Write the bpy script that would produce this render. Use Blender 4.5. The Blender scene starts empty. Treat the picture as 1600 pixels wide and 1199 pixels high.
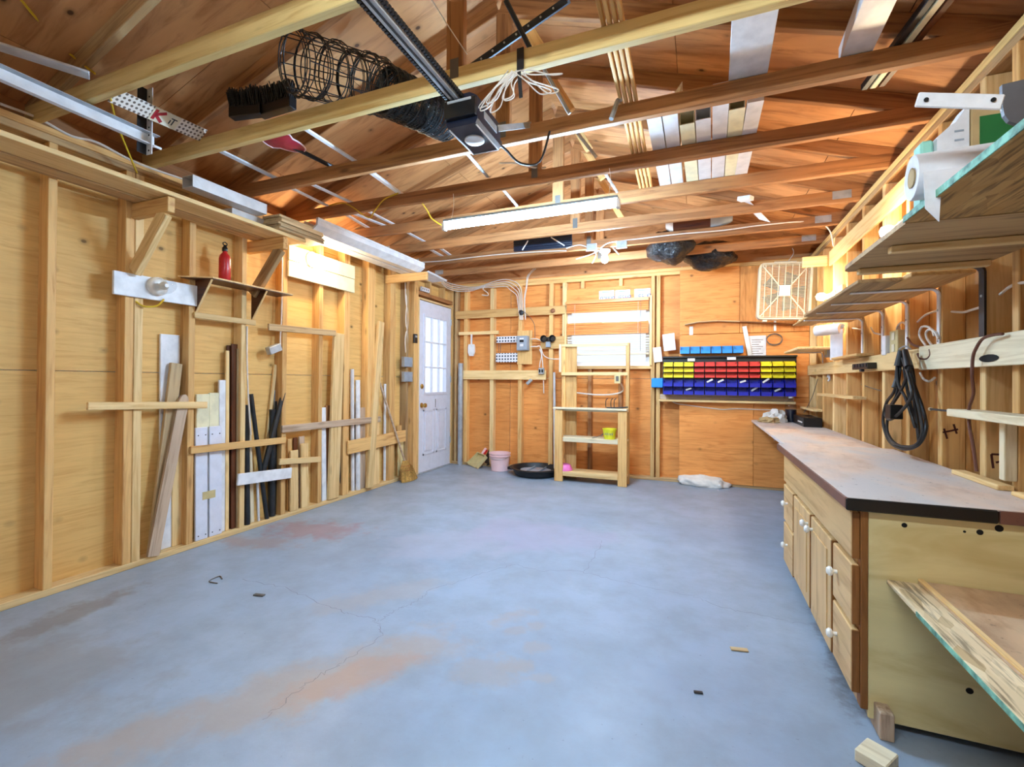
import bpy, bmesh, math, random
from mathutils import Vector as V, Matrix as M4
random.seed(7)
SC = bpy.context.scene
COL = SC.collection
PI = math.pi

# ------------------------------------------------------------------ camera
CAM_F, CAM_YAW, CAM_PITCH, CAM_ROLL, CAM_CY = 725.6, 0.38304, 0.00673, 0.00728, 590.34
EYE = V((0, 0, 1.18))
_c, _s = math.cos(CAM_YAW), math.sin(CAM_YAW)
_r, _f, _u = V((_c, _s, 0)), V((-_s, _c, 0)), V((0, 0, 1))
F3 = math.cos(CAM_PITCH)*_f + math.sin(CAM_PITCH)*_u
_u2 = -math.sin(CAM_PITCH)*_f + math.cos(CAM_PITCH)*_u
R3 = math.cos(CAM_ROLL)*_r + math.sin(CAM_ROLL)*_u2
U3 = -math.sin(CAM_ROLL)*_r + math.cos(CAM_ROLL)*_u2
cd = bpy.data.cameras.new('camera'); cam = bpy.data.objects.new('camera', cd); COL.objects.link(cam)
cam.matrix_world = M4(((R3.x, U3.x, -F3.x, EYE.x), (R3.y, U3.y, -F3.y, EYE.y), (R3.z, U3.z, -F3.z, EYE.z), (0, 0, 0, 1)))
cd.sensor_width = 36; cd.lens = CAM_F/1600*36; cd.shift_y = -(599.5-CAM_CY)/1600; cd.clip_start = .02
SC.camera = cam

# ------------------------------------------------------------------ world, exposure
SC.view_settings.view_transform = 'Standard'; SC.view_settings.look = 'None'
SC.view_settings.gamma = 1; SC.view_settings.use_curve_mapping = False
SC.view_settings.exposure = 1.38
w = bpy.data.worlds.new('overcast_sky'); SC.world = w; w.use_nodes = True
bg = w.node_tree.nodes['Background']; bg.inputs[0].default_value = (.86, .93, 1, 1); bg.inputs[1].default_value = .5

GLOW_TUBE, GLOW_REAR, LIGHT_BULB, LIGHT_LED = 195, 80, 15, 92
def lamp(kind, name, loc, watts, color, size=.04, size_y=None, rot=None):
    l = bpy.data.lights.new(name, kind); l.energy = watts; l.color = color
    if kind == 'AREA':
        l.size = size
        if size_y: l.shape = 'RECTANGLE'; l.size_y = size_y
    else: l.shadow_soft_size = size
    o = bpy.data.objects.new(name, l); COL.objects.link(o); o.location = loc
    if rot: o.rotation_euler = rot
    return o

def W(u, v, x=None, y=None, z=None):
    """the point of the room that lies on a known plane (a wall face, a shelf top ...)"""
    d = R3*((u-800)/CAM_F) - U3*((v-CAM_CY)/CAM_F) + F3
    t = x/d.x if x is not None else y/d.y if y is not None else (z-EYE.z)/d.z
    return EYE + d*t

# ------------------------------------------------------------------ materials
def srgb(r, g, b):
    f = lambda c: (c/255/12.92) if c/255 <= .04045 else ((c/255+.055)/1.055)**2.4
    return (f(r), f(g), f(b), 1)
MATS = {}
def nt(name):
    m = bpy.data.materials.new(name); m.use_nodes = True; MATS[name] = m
    n = m.node_tree.nodes; return m, n, m.node_tree.links, n['Principled BSDF']
def mix(n, l, fac, a, b, mode='MIX'):
    x = n.new('ShaderNodeMix'); x.data_type = 'RGBA'; x.blend_type = mode
    for s, val in ((x.inputs[0], fac), (x.inputs[6], a), (x.inputs[7], b)):
        if hasattr(val, 'is_linked'): l.new(val, s)
        else: s.default_value = val
    return x.outputs[2]
def ramp(n, l, fac, stops):
    r = n.new('ShaderNodeValToRGB'); l.new(fac, r.inputs[0]); e = r.color_ramp.elements
    while len(e) < len(stops): e.new(.5)
    for k, (p, c) in enumerate(stops): e[k].position = p; e[k].color = c if len(c) == 4 else (*c, 1)
    return r.outputs[0]
def coords(n, l, scale, rnd=True):
    t = n.new('ShaderNodeTexCoord'); mp = n.new('ShaderNodeMapping'); mp.inputs['Scale'].default_value = scale
    src = t.outputs['Object']
    if rnd:
        oi = n.new('ShaderNodeObjectInfo'); m = n.new('ShaderNodeVectorMath'); m.operation = 'MULTIPLY_ADD'
        cb = n.new('ShaderNodeCombineXYZ')
        for k in range(3): l.new(oi.outputs['Random'], cb.inputs[k])
        l.new(cb.outputs[0], m.inputs[0]); m.inputs[1].default_value = (37, 91, 53); l.new(src, m.inputs[2]); src = m.outputs[0]
    l.new(src, mp.inputs[0]); return mp.outputs[0]
def noise(n, l, vec, scale, detail=4, rough=.55, dist=0):
    x = n.new('ShaderNodeTexNoise'); l.new(vec, x.inputs['Vector']); x.inputs['Scale'].default_value = scale
    x.inputs['Detail'].default_value = detail; x.inputs['Roughness'].default_value = rough; x.inputs['Distortion'].default_value = dist
    return x.outputs[0]
def wood(name, light, dark, rough=.6, grain=(1.2, 22, 22), knots=.5, vary=.22, blotch=.35, ply=False):
    """planks: local X runs along the grain"""
    m, n, l, p = nt(name)
    L, D = srgb(*light), srgb(*dark)
    g = noise(n, l, coords(n, l, grain), 1.6, 5, .6, .9)
    c = ramp(n, l, g, [(.3, D), (.52, L), (.8, tuple(min(1, q*1.12) for q in L[:3]))])
    b = noise(n, l, coords(n, l, (1.1, 3, 3)), 1.5, 3)
    c = mix(n, l, ramp(n, l, b, [(.42, (0, 0, 0)), (.75, (blotch,)*3)]), c, D)
    if knots:
        vo = n.new('ShaderNodeTexVoronoi'); l.new(coords(n, l, (2.2, 7, 7) if not ply else (4.2, 5.6, 5.6)), vo.inputs['Vector']); vo.inputs['Scale'].default_value = 1
        kd = ramp(n, l, vo.outputs['Distance'], [(.05, (knots,)*3), (.13, (0, 0, 0))] if not ply else [(.045, (min(1, knots*1.7),)*3), (.075, (knots*.6,)*3), (.15, (0, 0, 0))])
        c = mix(n, l, kd, c, tuple(q*.28 for q in D[:3])+(1,))
    oi = n.new('ShaderNodeObjectInfo'); h = n.new('ShaderNodeHueSaturation'); mr = n.new('ShaderNodeMapRange')
    mr.inputs[3].default_value = 1-vary; mr.inputs[4].default_value = 1+vary*.6
    l.new(oi.outputs['Random'], mr.inputs[0]); l.new(mr.outputs[0], h.inputs['Value']); l.new(c, h.inputs['Color'])
    l.new(h.outputs[0], p.inputs['Base Color']); p.inputs['Roughness'].default_value = rough; p.inputs['Specular IOR Level'].default_value = .3
    bp = n.new('ShaderNodeBump'); bp.inputs['Strength'].default_value = .12; bp.inputs['Distance'].default_value = .004
    l.new(g, bp.inputs['Height']); l.new(bp.outputs[0], p.inputs['Normal'])
    return m
def plain(name, col, rough=.5, metal=0, spec=.5, mottle=.06, scale=14):
    m, n, l, p = nt(name); c = srgb(*col)
    g = noise(n, l, coords(n, l, (1, 1, 1)), scale, 4)
    l.new(ramp(n, l, g, [(.3, tuple(q*(1-mottle*3) for q in c[:3])), (.6, c)]), p.inputs['Base Color'])
    p.inputs['Roughness'].default_value = rough; p.inputs['Metallic'].default_value = metal; p.inputs['Specular IOR Level'].default_value = spec
    return m
def glow(name, col, strength):
    m, n, l, p = nt(name); p.inputs['Base Color'].default_value = (.9, .9, .9, 1)
    p.inputs['Emission Color'].default_value = (*col, 1); p.inputs['Emission Strength'].default_value = strength; return m
def glass(name, tint=(.97, .98, 1)):
    m, n, l, p = nt(name); n.remove(p)
    tr = n.new('ShaderNodeBsdfTransparent'); tr.inputs[0].default_value = (*tint, 1)
    gl = n.new('ShaderNodeBsdfGlossy'); gl.inputs['Roughness'].default_value = .05
    mx = n.new('ShaderNodeMixShader'); mx.inputs[0].default_value = .06; l.new(tr.outputs[0], mx.inputs[1]); l.new(gl.outputs[0], mx.inputs[2])
    l.new(mx.outputs[0], n['Material Output'].inputs[0]); return m

wood('stud_fir', (230, 184, 118), (198, 140, 80))
wood('stud_grey', (196, 160, 112), (140, 104, 66), vary=.25)
wood('pine_pale', (238, 204, 146), (210, 166, 104), knots=.35, vary=.15)
wood('pine_white', (236, 222, 190), (206, 186, 146), knots=.25, vary=.12)
wood('ply_wall', (228, 184, 112), (214, 164, 94), grain=(2.4, 26, 26), knots=.55, vary=.06, blotch=.45, ply=True)
wood('ply_back', (230, 154, 82), (206, 124, 58), grain=(2.4, 24, 24), knots=.5, vary=.08, blotch=.5, ply=True)
wood('ply_right', (182, 126, 66), (138, 86, 40), grain=(1.4, 12, 12), knots=.6, vary=.16, blotch=.5, ply=True)
wood('ply_roof', (204, 146, 94), (160, 104, 60), grain=(1.6, 10, 10), knots=.6, vary=.14, blotch=.5, ply=True)
wood('truss_fir', (174, 120, 74), (122, 78, 46), knots=.6, vary=.12)
wood('truss_pale', (226, 196, 130), (196, 156, 92), knots=.45, vary=.06)
wood('ply_end', (226, 208, 152), (202, 178, 118), grain=(.8, 4, 4), knots=.15, vary=.05)
wood('cabinet_maple', (214, 176, 122), (182, 138, 84), knots=0, vary=.06, grain=(1.2, 14, 14), rough=.42)
wood('cabinet_dark', (150, 98, 48), (110, 66, 30), knots=0, vary=.05, rough=.45)
wood('weathered', (200, 174, 148), (152, 124, 98), knots=.3, vary=.12)
wood('walnut_trim_and_shade', (98, 56, 34), (56, 28, 18), knots=0, vary=.3, rough=.35)
wood('blind_slat', (226, 148, 84), (186, 104, 52), knots=0, vary=.1, rough=.4)
wood('lath', (236, 190, 124), (200, 146, 80), knots=0, vary=.15)
wood('shingle', (206, 176, 132), (160, 128, 88), knots=0, vary=.3)
plain('white_paint', (232, 232, 234), .45)
plain('white_vinyl', (228, 226, 226), .35)
plain('cream_paint', (236, 228, 190), .5)
plain('door_paint', (222, 224, 236), .4, mottle=.03)
plain('ivory_plastic', (226, 214, 186), .45)
plain('galv', (176, 180, 184), .42, .35, mottle=.10)
plain('steel_dark', (52, 54, 58), .45, .6)
plain('rail_steel', (206, 208, 210), .32, .35)
plain('brass', (206, 168, 92), .28, .9)
plain('black_plastic', (18, 18, 20), .35)
plain('black_rubber', (24, 24, 26), .5)
plain('black_pipe', (38, 42, 46), .35, mottle=.15)
plain('navy_plastic', (20, 28, 48), .35)
plain('cable_white', (226, 214, 200), .5)
plain('cable_yellow', (222, 182, 40), .45)
plain('cable_brown', (104, 58, 40), .5)
plain('cord_grey', (96, 88, 80), .5)
plain('bin_yellow', (246, 226, 30), .35, mottle=.02)
plain('bin_red', (224, 62, 50), .35, mottle=.02)
plain('bin_blue', (30, 36, 168), .35, mottle=.02)
plain('bin_sky', (34, 144, 226), .35, mottle=.02)
plain('pink_plastic', (240, 200, 200), .4, mottle=.02)
plain('magenta_plastic', (236, 120, 190), .4)
plain('tub_yellow', (232, 224, 40), .4)
plain('red_paint', (190, 34, 38), .3)
plain('shovel_red', (168, 30, 54), .4)
plain('panel_grey', (150, 160, 172), .4)
plain('paper', (228, 226, 228), .8)
plain('card', (190, 160, 112), .85)
plain('green_print', (16, 100, 40), .7)
plain('mint_print', (150, 210, 190), .6)
plain('straw', (206, 160, 84), .9, mottle=.2, scale=60)
plain('tan_plastic', (206, 186, 132), .5)
plain('porcelain', (238, 232, 220), .3)
plain('marker', (70, 22, 14), .8)
plain('ink_blue', (70, 90, 150), .8)
plain('ink_red', (176, 24, 36), .7)
plain('crack_line', (118, 116, 120), .8)
plain('hole_dark', (14, 11, 8), .9)
plain('rust', (140, 90, 60), .7)
plain('mint_edge', (132, 192, 166), .7, mottle=.24, scale=30)
plain('knob_white', (240, 238, 232), .25)
plain('blade_grey', (96, 96, 100), .5, .3)
plain('sack_white', (226, 220, 212), .8)
glow('tube_glow', (.43, .70, 1.0), GLOW_TUBE); glow('tube_glow_rear', (.70, .87, 1.0), GLOW_REAR)
glow('bulb_warm', (1.0, .80, .50), 60)
glow('bulb_cool', (.92, .97, 1.0), 60)
glass('pane_glass'); glass('jar_glass', (.93, .94, .95)); glass('bottle_clear', (.9, .92, .94))

def m_bag():
    m, n, l, p = nt('bag_black'); p.inputs['Base Color'].default_value = srgb(14, 15, 20); p.inputs['Roughness'].default_value = .18
    bp = n.new('ShaderNodeBump'); bp.inputs['Strength'].default_value = .9; bp.inputs['Distance'].default_value = .03
    l.new(noise(n, l, coords(n, l, (1, 1, 1)), 22, 4, .6, 1.5), bp.inputs['Height']); l.new(bp.outputs[0], p.inputs['Normal'])
m_bag()
def m_osb(name, a, b, c):
    m, n, l, p = nt(name)
    vo = n.new('ShaderNodeTexVoronoi'); l.new(coords(n, l, (9, 34, 34), False), vo.inputs['Vector']); vo.inputs['Scale'].default_value = 1
    sp = n.new('ShaderNodeSeparateColor'); l.new(vo.outputs['Color'], sp.inputs[0])
    col = ramp(n, l, sp.outputs[0], [(0, srgb(*a)), (.5, srgb(*b)), (1, srgb(*c))])
    g = noise(n, l, coords(n, l, (3, 40, 40), False), 2, 4)
    col = mix(n, l, ramp(n, l, g, [(.35, (.7,)*3), (.5, (0, 0, 0))]), col, srgb(84, 58, 28))
    l.new(col, p.inputs['Base Color']); p.inputs['Roughness'].default_value = .75
m_osb('osb', (176, 132, 70), (196, 154, 92), (148, 108, 56)); m_osb('osb_pale', (222, 198, 156), (236, 216, 178), (200, 172, 128))
def m_bench(name, base, dirt, grey):
    m, n, l, p = nt(name); v = coords(n, l, (1, 2.2, 1), False)
    g = noise(n, l, v, 3.2, 6, .65); c = ramp(n, l, g, [(.3, srgb(*dirt)), (.5, srgb(*base)), (.8, srgb(*[min(255, q*1.06) for q in base]))])
    g2 = noise(n, l, coords(n, l, (.9, 1.6, 1), False), 1.6, 4)
    c = mix(n, l, ramp(n, l, g2, [(.42, (0, 0, 0)), (.6, (.85,)*3)]), c, srgb(*grey))
    sc = noise(n, l, coords(n, l, (2, 40, 3), False), 3, 3); c = mix(n, l, ramp(n, l, sc, [(.72, (0, 0, 0)), (.78, (.5,)*3)]), c, srgb(70, 46, 36))
    sp = noise(n, l, coords(n, l, (1, 1, 1), False), 34, 3, .7); c = mix(n, l, ramp(n, l, sp, [(.64, (0, 0, 0)), (.72, (.55,)*3)]), c, srgb(60, 44, 38))
    l.new(c, p.inputs['Base Color']); p.inputs['Roughness'].default_value = .55
m_bench('bench_top', (224, 198, 178), (196, 166, 144), (200, 196, 194))
m_bench('shelf_ply', (214, 180, 144), (176, 132, 96), (160, 128, 104))
m_bench('bench_edge', (120, 76, 60), (80, 46, 36), (96, 62, 50))

def m_floor():
    m, n, l, p = nt('concrete'); v = coords(n, l, (1, 1, 1), False)
    big = noise(n, l, v, .55, 5, .6); c = ramp(n, l, big, [(.3, srgb(126, 141, 160)), (.5, srgb(145, 160, 179)), (.7, srgb(157, 170, 185))])
    mid = noise(n, l, v, 3.5, 6, .65); c = mix(n, l, ramp(n, l, mid, [(.35, (.55,)*3), (.6, (0, 0, 0))]), c, srgb(132, 140, 148))
    sp = noise(n, l, v, 60, 2); c = mix(n, l, ramp(n, l, sp, [(.70, (0, 0, 0)), (.78, (.5,)*3)]), c, srgb(92, 92, 96))
    def sepxy():
        t = n.new('ShaderNodeTexCoord'); s = n.new('ShaderNodeSeparateXYZ'); l.new(t.outputs['Object'], s.inputs[0]); return t, s
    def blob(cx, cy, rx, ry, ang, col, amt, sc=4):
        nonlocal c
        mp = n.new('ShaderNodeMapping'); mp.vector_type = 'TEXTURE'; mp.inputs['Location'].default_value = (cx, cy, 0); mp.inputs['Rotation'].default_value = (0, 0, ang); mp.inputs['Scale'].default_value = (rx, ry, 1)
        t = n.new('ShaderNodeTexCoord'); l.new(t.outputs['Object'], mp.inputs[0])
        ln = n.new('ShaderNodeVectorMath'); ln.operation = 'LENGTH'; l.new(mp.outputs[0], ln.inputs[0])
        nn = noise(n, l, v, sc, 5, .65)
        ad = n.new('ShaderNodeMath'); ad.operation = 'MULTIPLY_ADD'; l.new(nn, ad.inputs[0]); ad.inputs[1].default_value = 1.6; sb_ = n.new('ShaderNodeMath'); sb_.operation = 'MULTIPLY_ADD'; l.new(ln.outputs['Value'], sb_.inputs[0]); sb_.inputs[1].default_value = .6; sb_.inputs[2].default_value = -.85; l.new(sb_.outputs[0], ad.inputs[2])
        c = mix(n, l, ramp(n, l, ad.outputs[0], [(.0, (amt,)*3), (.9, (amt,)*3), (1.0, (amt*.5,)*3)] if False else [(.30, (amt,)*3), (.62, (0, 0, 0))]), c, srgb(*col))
    q = W(470, 1075, z=0); blob(q.x, q.y, .85, .16, 1.0, (164, 148, 134), .6, 4.2)
    q = W(545, 1060, z=0); blob(q.x, q.y, .30, .10, 1.0, (172, 138, 118), .55, 6)
    q = W(600, 930, z=0); blob(q.x, q.y, .42, .12, .9, (156, 152, 152), .5, 5)
    q = W(110, 960, z=0); blob(q.x, q.y, .10, .35, .1, (120, 112, 102), .55, 9)
    q = W(40, 1060, z=0); blob(q.x, q.y, .5, .3, .2, (132, 130, 126), .5, 4)
    q = W(700, 850, z=0); blob(q.x, q.y, .5, .4, .2, (158, 160, 176), .5, 3)
    q = W(490, 828, z=0); blob(q.x, q.y, .42, .22, .2, (150, 116, 116), .65, 8)
    q = W(400, 848, z=0); blob(q.x, q.y, .3, .12, .2, (150, 128, 120), .6, 6)
    for (u, vv, r) in ((805, 985, .06), (838, 977, .05), (832, 1012, .07), (805, 1042, .07), (848, 1062, .05), (760, 1050, .16)):
        q = W(u, vv, z=0); blob(q.x, q.y, r, r*.8, .3, (158, 150, 144), .5, 9)
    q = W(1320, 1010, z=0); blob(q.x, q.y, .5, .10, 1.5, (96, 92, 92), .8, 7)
    q = W(850, 835, z=0); blob(q.x, q.y, .6, .35, .1, (150, 150, 172), .6, 3)
    l.new(c, p.inputs['Base Color'])
    l.new(ramp(n, l, mid, [(.3, (.5,)*3), (.7, (.32,)*3)]), p.inputs['Roughness']); p.inputs['Specular IOR Level'].default_value = .4
    bp = n.new('ShaderNodeBump'); bp.inputs['Strength'].default_value = .08; bp.inputs['Distance'].default_value = .01
    l.new(noise(n, l, v, 25, 5), bp.inputs['Height']); l.new(bp.outputs[0], p.inputs['Normal'])
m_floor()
def m_perf(name, base, dot, k):
    """white metal strip punched with round holes (too small to model one by one)"""
    m, n, l, p = nt(name); t = n.new('ShaderNodeTexCoord'); mp = n.new('ShaderNodeMapping'); mp.inputs['Scale'].default_value = (k, k, k)
    l.new(t.outputs['Object'], mp.inputs[0]); fr = n.new('ShaderNodeVectorMath'); fr.operation = 'FRACTION'; l.new(mp.outputs[0], fr.inputs[0])
    sb = n.new('ShaderNodeVectorMath'); sb.operation = 'SUBTRACT'; l.new(fr.outputs[0], sb.inputs[0]); sb.inputs[1].default_value = (.5, .5, .5)
    sx = n.new('ShaderNodeSeparateXYZ'); l.new(sb.outputs[0], sx.inputs[0]); cb = n.new('ShaderNodeCombineXYZ'); l.new(sx.outputs[0], cb.inputs[0]); l.new(sx.outputs[1], cb.inputs[1])
    ln = n.new('ShaderNodeVectorMath'); ln.operation = 'LENGTH'; l.new(cb.outputs[0], ln.inputs[0])
    l.new(ramp(n, l, ln.outputs['Value'], [(.26, srgb(*dot)), (.32, srgb(*base))]), p.inputs['Base Color']); p.inputs['Roughness'].default_value = .5
m_perf('perf_white', (226, 224, 226), (40, 50, 70), 24)
m_perf('perf_cream', (232, 220, 206), (110, 92, 78), 42)

# ------------------------------------------------------------------ mesh helpers
WM = {}
def link(name, me, mat, parent, Mx):
    o = bpy.data.objects.new(name, me); COL.objects.link(o)
    WM[o] = Mx
    if parent is not None:
        o.parent = parent; o.matrix_basis = WM[parent].inverted() @ Mx
    else: o.matrix_basis = Mx
    if mat and not me.materials: me.materials.append(MATS[mat])
    return o
def thing(name, label, cat, loc=(0, 0, 0), group=None):
    o = bpy.data.objects.new(name, None); COL.objects.link(o); o.empty_display_size = .05
    Mx = M4.Translation(V(loc)); o.matrix_basis = Mx; WM[o] = Mx
    return tag(o, label, cat, group)
def tag(o, label, cat, group=None):
    o['label'] = label; o['category'] = cat
    if group: o['group'] = group
    return o
def struct(o, label=None):
    o['kind'] = 'structure'
    if label: o['label'] = label
    return o
def sempty(name, label):
    o = bpy.data.objects.new(name, None); COL.objects.link(o); WM[o] = M4(); o['kind'] = 'structure'; o['label'] = label; return o
def me_from(verts, faces, name='m', smooth=False):
    me = bpy.data.meshes.new(name); me.from_pydata([tuple(v) for v in verts], [], faces); me.update()
    if smooth:
        for p in me.polygons: p.use_smooth = True
    return me
_cache = {}
def cbox_me(L, w, t, mat, c=None):
    """box with small chamfers, centred, length on X, width on Y, thickness on Z"""
    key = (round(L, 3), round(w, 3), round(t, 3), mat, c)
    if key in _cache: return _cache[key]
    b = min(.003, .2*min(L, w, t)) if c is None else c
    h = (L/2, w/2, t/2); vs = []; idx = {}
    for sx in (-1, 1):
        for sy in (-1, 1):
            for sz in (-1, 1):
                s = (sx, sy, sz)
                for a in range(3):
                    vs.append(tuple(s[k]*(h[k] - (0 if k == a else b)) for k in range(3))); idx[(s, a)] = len(vs)-1
    fs = []
    for a in range(3):
        o1, o2 = [k for k in range(3) if k != a]
        for sa in (-1, 1):
            q = []
            for (p1, p2) in ((-1, -1), (1, -1), (1, 1), (-1, 1)):
                s = [0]*3; s[a] = sa; s[o1] = p1; s[o2] = p2; q.append(idx[(tuple(s), a)])
            fs.append(q)
        for p1 in (-1, 1):
            for p2 in (-1, 1):
                def vv(e, ax):
                    s = [0]*3; s[a] = e; s[o1] = p1; s[o2] = p2; return idx[(tuple(s), ax)]
                fs.append([vv(-1, o1), vv(1, o1), vv(1, o2), vv(-1, o2)])
    for sx in (-1, 1):
        for sy in (-1, 1):
            for sz in (-1, 1): fs.append([idx[((sx, sy, sz), a)] for a in range(3)])
    me = bpy.data.meshes.new('board'); me.from_pydata(vs, [], fs)
    bm = bmesh.new(); bm.from_mesh(me); bmesh.ops.recalc_face_normals(bm, faces=bm.faces); bm.to_mesh(me); bm.free()
    me.materials.append(MATS[mat]); _cache[key] = me
    return me
def frame(X, N):
    X = V(X).normalized(); N = V(N); N = (N - X*N.dot(X))
    if N.length < 1e-6: N = X.orthogonal()
    N.normalize(); Yv = N.cross(X)
    return X, Yv, N
def mat_of(c, X, Yv, N):
    return M4(((X.x, Yv.x, N.x, c.x), (X.y, Yv.y, N.y, c.y), (X.z, Yv.z, N.z, c.z), (0, 0, 0, 1)))
def board(name, p0, p1, wd, th, mat, parent=None, n=(0, 0, 1), c=None):
    """plank from p0 to p1 (centre line), width wd, thickness th along n"""
    p0, p1 = V(p0), V(p1); X, Yv, N = frame(p1-p0, n)
    return link(name, cbox_me((p1-p0).length, wd, th, mat, c), None, parent, mat_of((p0+p1)/2, X, Yv, N))
def bx(name, lo, hi, mat, parent=None, grain=None, c=None):
    lo, hi = V(lo), V(hi); s = hi-lo; ce = (lo+hi)/2
    a = grain if grain is not None else max(range(3), key=lambda k: s[k])
    rest = [k for k in range(3) if k != a]; tn = min(rest, key=lambda k: s[k]); wn = [k for k in rest if k != tn][0]
    e = [V((1, 0, 0)), V((0, 1, 0)), V((0, 0, 1))]
    X, N = e[a], e[tn]; Yv = N.cross(X)
    return link(name, cbox_me(s[a], s[wn], s[tn], mat, c), None, parent, mat_of(ce, X, Yv, N))
class MB:
    def __init__(s): s.v = []; s.f = []
    def add(s, vs, fs):
        k = len(s.v); s.v += [tuple(q) for q in vs]; s.f += [[i+k for i in f] for f in fs]; return s
    def box(s, lo, hi):
        x0, y0, z0 = lo; x1, y1, z1 = hi
        return s.add([(x0, y0, z0), (x1, y0, z0), (x1, y1, z0), (x0, y1, z0), (x0, y0, z1), (x1, y0, z1), (x1, y1, z1), (x0, y1, z1)],
                     [(3, 2, 1, 0), (4, 5, 6, 7), (0, 1, 5, 4), (1, 2, 6, 5), (2, 3, 7, 6), (3, 0, 4, 7)])
    def bar(s, p0, p1, wd, th, n=(0, 0, 1)):
        p0, p1 = V(p0), V(p1); X, Yv, N = frame(p1-p0, n); a, b = Yv*wd/2, N*th/2
        return s.add([p0-a-b, p0+a-b, p0+a+b, p0-a+b, p1-a-b, p1+a-b, p1+a+b, p1-a+b],
                     [(0, 1, 2, 3), (7, 6, 5, 4), (0, 4, 5, 1), (1, 5, 6, 2), (2, 6, 7, 3), (3, 7, 4, 0)])
    def tube(s, pts, r, k=8, cap=True, closed=False):
        pts = [V(p) for p in pts]; rr = r if isinstance(r, (list, tuple)) else [r]*len(pts)
        vs = []; nprev = None
        for i, p in enumerate(pts):
            if closed: d = pts[(i+1) % len(pts)] - pts[i-1]
            else: d = pts[min(i+1, len(pts)-1)] - pts[max(i-1, 0)]
            d = d.normalized() if d.length > 1e-9 else V((0, 0, 1))
            n0 = nprev - d*nprev.dot(d) if nprev is not None else d.orthogonal()
            if n0.length < 1e-6: n0 = d.orthogonal()
            n0.normalize(); nprev = n0; b = d.cross(n0)
            for j in range(k): a = 2*PI*j/k; vs.append(p + (n0*math.cos(a)+b*math.sin(a))*rr[i])
        fs = []; N = len(pts)
        for i in range(N if closed else N-1):
            for j in range(k): fs.append((i*k+j, i*k+(j+1) % k, ((i+1) % N)*k+(j+1) % k, ((i+1) % N)*k+j))
        if cap and not closed: fs.append(tuple(range(k))[::-1]); fs.append(tuple((N-1)*k+j for j in range(k)))
        return s.add(vs, fs)
    def lathe(s, prof, k=20, Mx=None):
        Mx = Mx or M4(); vs = []; fs = []
        for (r, z) in prof:
            for j in range(k): a = 2*PI*j/k; vs.append(Mx @ V((r*math.cos(a), r*math.sin(a), z)))
        for i in range(len(prof)-1):
            for j in range(k): fs.append((i*k+j, i*k+(j+1) % k, (i+1)*k+(j+1) % k, (i+1)*k+j))
        fs.append(tuple(range(k))[::-1]); fs.append(tuple((len(prof)-1)*k+j for j in range(k)))
        return s.add(vs, fs)
    def prism(s, poly, off):
        """polygon (3D points) extruded by vector off"""
        off = V(off); n = len(poly); a = [V(p) for p in poly]; b = [p+off for p in a]
        fs = [tuple(range(n))[::-1], tuple(range(n, 2*n))] + [(i, (i+1) % n, n+(i+1) % n, n+i) for i in range(n)]
        return s.add(a+b, fs)
    def build(s, name, mat, parent=None, smooth=False, org=None, Mx=None):
        if Mx is None:
            if org is None:
                xs = list(zip(*s.v)); org = V([(min(q)+max(q))/2 for q in xs])
            Mx = M4.Translation(V(org))
        inv = Mx.inverted()
        me = me_from([inv @ V(p) for p in s.v], s.f)
        bm = bmesh.new(); bm.from_mesh(me); bmesh.ops.recalc_face_normals(bm, faces=bm.faces); bm.to_mesh(me); bm.free()
        if smooth:
            for p in me.polygons: p.use_smooth = True
            try: me.set_sharp_from_angle(angle=math.radians(40))
            except Exception: pass
        return link(name, me, mat, parent, Mx)
def smoothpath(pts, k=6):
    pts = [V(p) for p in pts]; out = []
    for i in range(len(pts)-1):
        p0, p1, p2, p3 = pts[max(i-1, 0)], pts[i], pts[i+1], pts[min(i+2, len(pts)-1)]
        for j in range(k):
            t = j/k; out.append(.5*((2*p1)+(p2-p0)*t+(2*p0-5*p1+4*p2-p3)*t*t+(3*p1-p0-3*p2+p3)*t**3))
    out.append(pts[-1]); return out
def cable(name, pts, r, mat, parent=None, k=6, sub=6):
    return MB().tube(smoothpath(pts, sub), r, k).build(name, mat, parent, smooth=True)
def rtube(p0, p1, wd, ht, t, n=(0, 0, 1)):
    """open rectangular pipe"""
    p0, p1 = V(p0), V(p1); X, Yv, N = frame(p1-p0, n); vs = []
    for p in (p0, p1):
        for k in (0, t):
            a, b = Yv*(wd/2-k), N*(ht/2-k); vs += [p-a-b, p+a-b, p+a+b, p-a+b]
    fs = []
    for j in range(4):
        q = (j+1) % 4
        fs += [(j, q, 8+q, 8+j), (4+j, 12+j, 12+q, 4+q), (j, 4+j, 4+q, q), (8+j, 8+q, 12+q, 12+j)]
    m = MB(); m.add(vs, fs); return m
def copy_tree(o, parent=None, Mx=None):
    c = o.copy(); COL.objects.link(c); WM[c] = Mx if Mx is not None else WM[o]
    if parent is not None: c.parent = parent
    elif Mx is not None: c.matrix_basis = Mx
    for ch in list(o.children): copy_tree(ch, c)
    return c
# ------------------------------------------------------------------ the shell
XL, XR, YB, YF = -3.25, 1.09, 5.80, -1.70      # stud faces of the left, right and back wall; inner face of the front wall
SD = .09                                        # stud depth
ZP = 2.53                                       # top of the wall plates = underside of the truss chords
SP = .5607                                      # truss spacing
XRIDGE = (XL+XR)/2 - .0                         # ridge
SLOPE = 1/3
def rafter_z(x): return 2.563 + SLOPE*(2.17 - abs(x-XRIDGE))   # underside of the top chords
ZS = .0955                                      # vertical depth of a top chord

# floor
struct(MB().box((XL-.4, YF-.4, -.12), (XR+.4, YB+.4, 0)).build('floor', 'concrete', None, Mx=M4()), 'worn bluish grey concrete floor with rusty stains and hairline cracks')

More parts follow.
